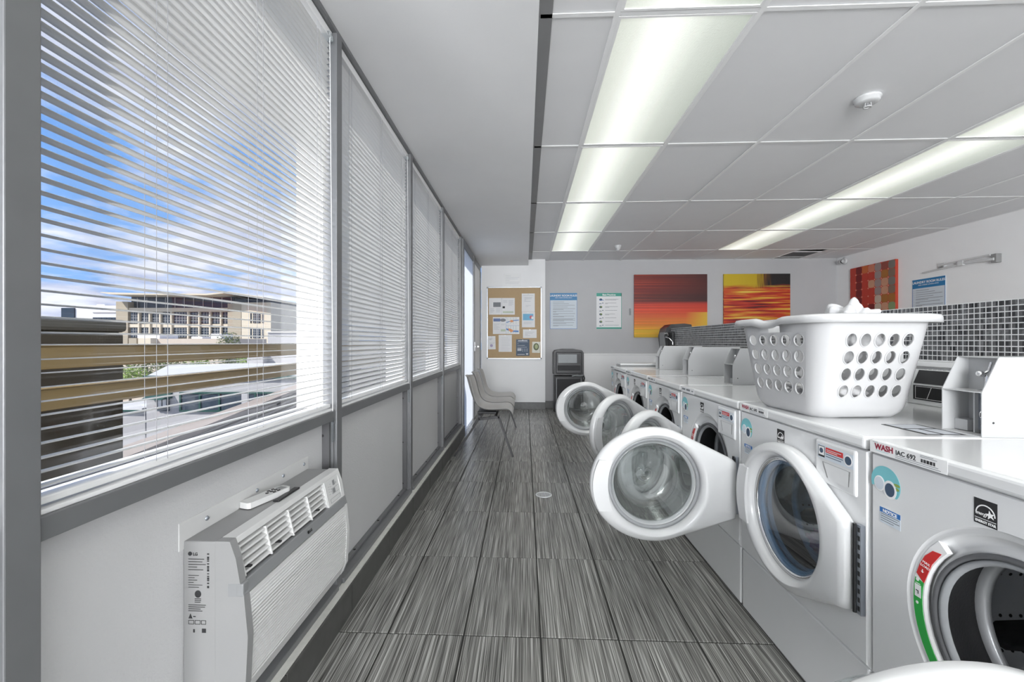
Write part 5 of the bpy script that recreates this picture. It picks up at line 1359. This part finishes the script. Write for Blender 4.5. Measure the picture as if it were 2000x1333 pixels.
for k in range(4): fbox(fr2, 'window_band', FARGL, 534, 547, 612+k*12.5, 616+k*12.5, -.3, 0)
# low blocks in the middle distance
fr2 = far_thing('parapet_block', 'low sand-coloured building with parapet fins in front of the office building', 'building', 228, 70.0)
fbox(fr2, 'block', mat('pink_sand_stucco', (.62, .53, .44), .85), 226, 440, 662, None, 0, 12)
for a, b in ((226, 262), (264, 279), (282, 306)): fbox(fr2, 'fin', CREAM_SHADE if a < 270 else CREAM, a, b, 661, 674, -1.2, 0)
fbox(fr2, 'roof_unit', FARW, 258, 302, 653, 662, 1, 5); fbox(fr2, 'roof_unit', FARW, 356, 378, 657.5, 663, 2, 5); fbox(fr2, 'roof_unit', FARW, 404, 424, 652, 662, 1, 4)
fr2 = far_thing('grey_block', 'plain grey concrete block right of the trees', 'building', 521, 48.0)
fbox(fr2, 'block', FARG, 523, 640, 650, None, 0, 10); fbox(fr2, 'block', FARG, 493, 523, 690, None, -1, 6); fbox(fr2, 'coping', FARW, 523, 640, 648, 650, -.2, .4)
fr2 = far_thing('white_roof_building', 'low beige building with white flat roof, green trim and a green door awning', 'building', 286, 30.0)
t2, s2, _ = fr2
zt2 = lambda py: 1.169+(667-py)*s2-GZ
fbox(fr2, 'front_wall', FARG, 286, 660, 738, None, 0, .3)
mb = MB(); pts = [at(286, 733, 30), at(660, 738, 30), at(640, 696, 52), at(330, 716, 44)]
inv = Matrix.Rotation(-TH, 4, 'Z') @ Matrix.Translation(-Vector(t2.location))
pl = [inv @ p for p in pts]; zc_ = zt2(735)
mb.add([Vector((p.x, p.y, zc_)) for p in pl]+[Vector((p.x, p.y, zc_-.3)) for p in pl], [(0, 1, 2, 3), (7, 6, 5, 4), (0, 4, 5, 1), (1, 5, 6, 2), (2, 6, 7, 3), (3, 7, 4, 0)]); mb.build('flat_roof', ROOFW, t2)
fbox(fr2, 'roof_trim', GTRIM, 286, 660, 734, 739, -.3, 0)
dw = fbox(fr2, 'door', FARGL, 310, 332, 773, 803, -.15, 0); fbox(fr2, 'door_pane', FARW, 313, 319, 776, 795, -.2, -.15, dw); fbox(fr2, 'door_pane', FARW, 322, 328, 776, 795, -.2, -.15, dw)
mb = MB().prism([(0, zt2(780)-zt2(780)), (-1.0, -.0), (0, .42)], (297-286)*s2, (337-286)*s2, 'x')
mb.v = [(x, y, z+zt2(778)) for x, y, z in mb.v]; mb.build('awning', GTRIM, t2)
wb = fbox(fr2, 'window', FARGL, 356, 560, 768, 802, -.12, 0)
fbox(fr2, 'window_trim', GTRIM, 354, 560, 766, 769, -.2, 0, wb); fbox(fr2, 'window_trim', GTRIM, 354, 560, 801, 804, -.2, 0, wb)
for a in (354, 392, 430, 475, 500): fbox(fr2, 'window_trim', GTRIM if a != 475 else FARG, a, a+(3 if a != 475 else 12), 768, 802, -.2, 0, wb)
fr2 = far_thing('roof_shed', 'small white flat roof left of the green-awning door', 'roof', 226, 31.5)
fbox(fr2, 'front_wall', FARG, 190, 284, 802, None, 0, .3); fbox(fr2, 'flat_roof', ROOFW, 190, 284, 797, 800, -.3, 4); fbox(fr2, 'roof_trim', GTRIM, 190, 286, 800, 803, -.35, -.3)
fbox(fr2, 'skylight', PAPER_B, 254, 268, 794, 797, 1, 2)
# greenery
def tree(px, py, d, r, h, m, label, seed, group='trees between the roofs'):
    base = at(px, py, d); t = thing('tree', label, 'tree', (base.x, base.y, GZ), group); rnd = random.Random(seed)
    cz = base.z-GZ
    MB().tube([(0, 0, 0), (.1, .1, cz*.5), (0, 0, cz)], [.18, .13, .07], 8).build('trunk', BARK, t)
    mb = MB()
    for k in range(620):
        u = Vector((rnd.gauss(0, 1), rnd.gauss(0, 1), rnd.gauss(0, 1))).normalized()*(rnd.random()**.4)
        p = Vector((u.x*r, u.y*r, cz+u.z*h)); a = Vector((rnd.gauss(0, 1), rnd.gauss(0, 1), rnd.gauss(0, .6))).normalized(); b_ = a.cross(Vector((rnd.gauss(0, 1), rnd.gauss(0, 1), rnd.gauss(0, 1)))).normalized()
        q = .16*(r/2.0)**.5; mb.add([p-a*q, p+b_*q*.5, p+a*q, p-b_*q*.5], [(0, 1, 2, 3)])
    mb.build('foliage', m, t, kind='stuff')
tree(252, 735, 36, 1.3, .9, LEAF, 'bright green bush beside the left end of the white roof', 1)
tree(285, 722, 46, 2.0, 1.3, LEAF2, 'pale olive tree behind the bright green bush', 2)
tree(335, 716, 55, 1.7, 1.2, LEAF2, 'bare-looking olive tree left of centre behind the white roof', 3)
tree(385, 712, 58, 1.7, 1.3, LEAF, 'yellow-green tree behind the middle of the white roof', 4)
tree(444, 708, 60, 1.7, 1.3, LEAF2, 'dull green tree in front of the office building', 5)
tree(488, 704, 56, 1.6, 1.2, LEAF, 'fresh green tree left of the grey concrete block', 6)
tree(447, 668, 64, 1.6, 1.6, LEAF2, 'dark green treetop against the office building windows', 7)
# hazy hills
t = MB(); hx = []
rn = random.Random(3)
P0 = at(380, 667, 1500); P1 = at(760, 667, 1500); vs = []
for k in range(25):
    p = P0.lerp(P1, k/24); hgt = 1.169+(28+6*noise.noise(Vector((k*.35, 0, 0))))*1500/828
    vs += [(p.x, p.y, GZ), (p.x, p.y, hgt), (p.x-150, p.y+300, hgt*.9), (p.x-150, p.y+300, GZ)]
t.add(vs, [(k*4+j, (k+1)*4+j, (k+1)*4+j+1, k*4+j+1) for k in range(24) for j in range(3)])
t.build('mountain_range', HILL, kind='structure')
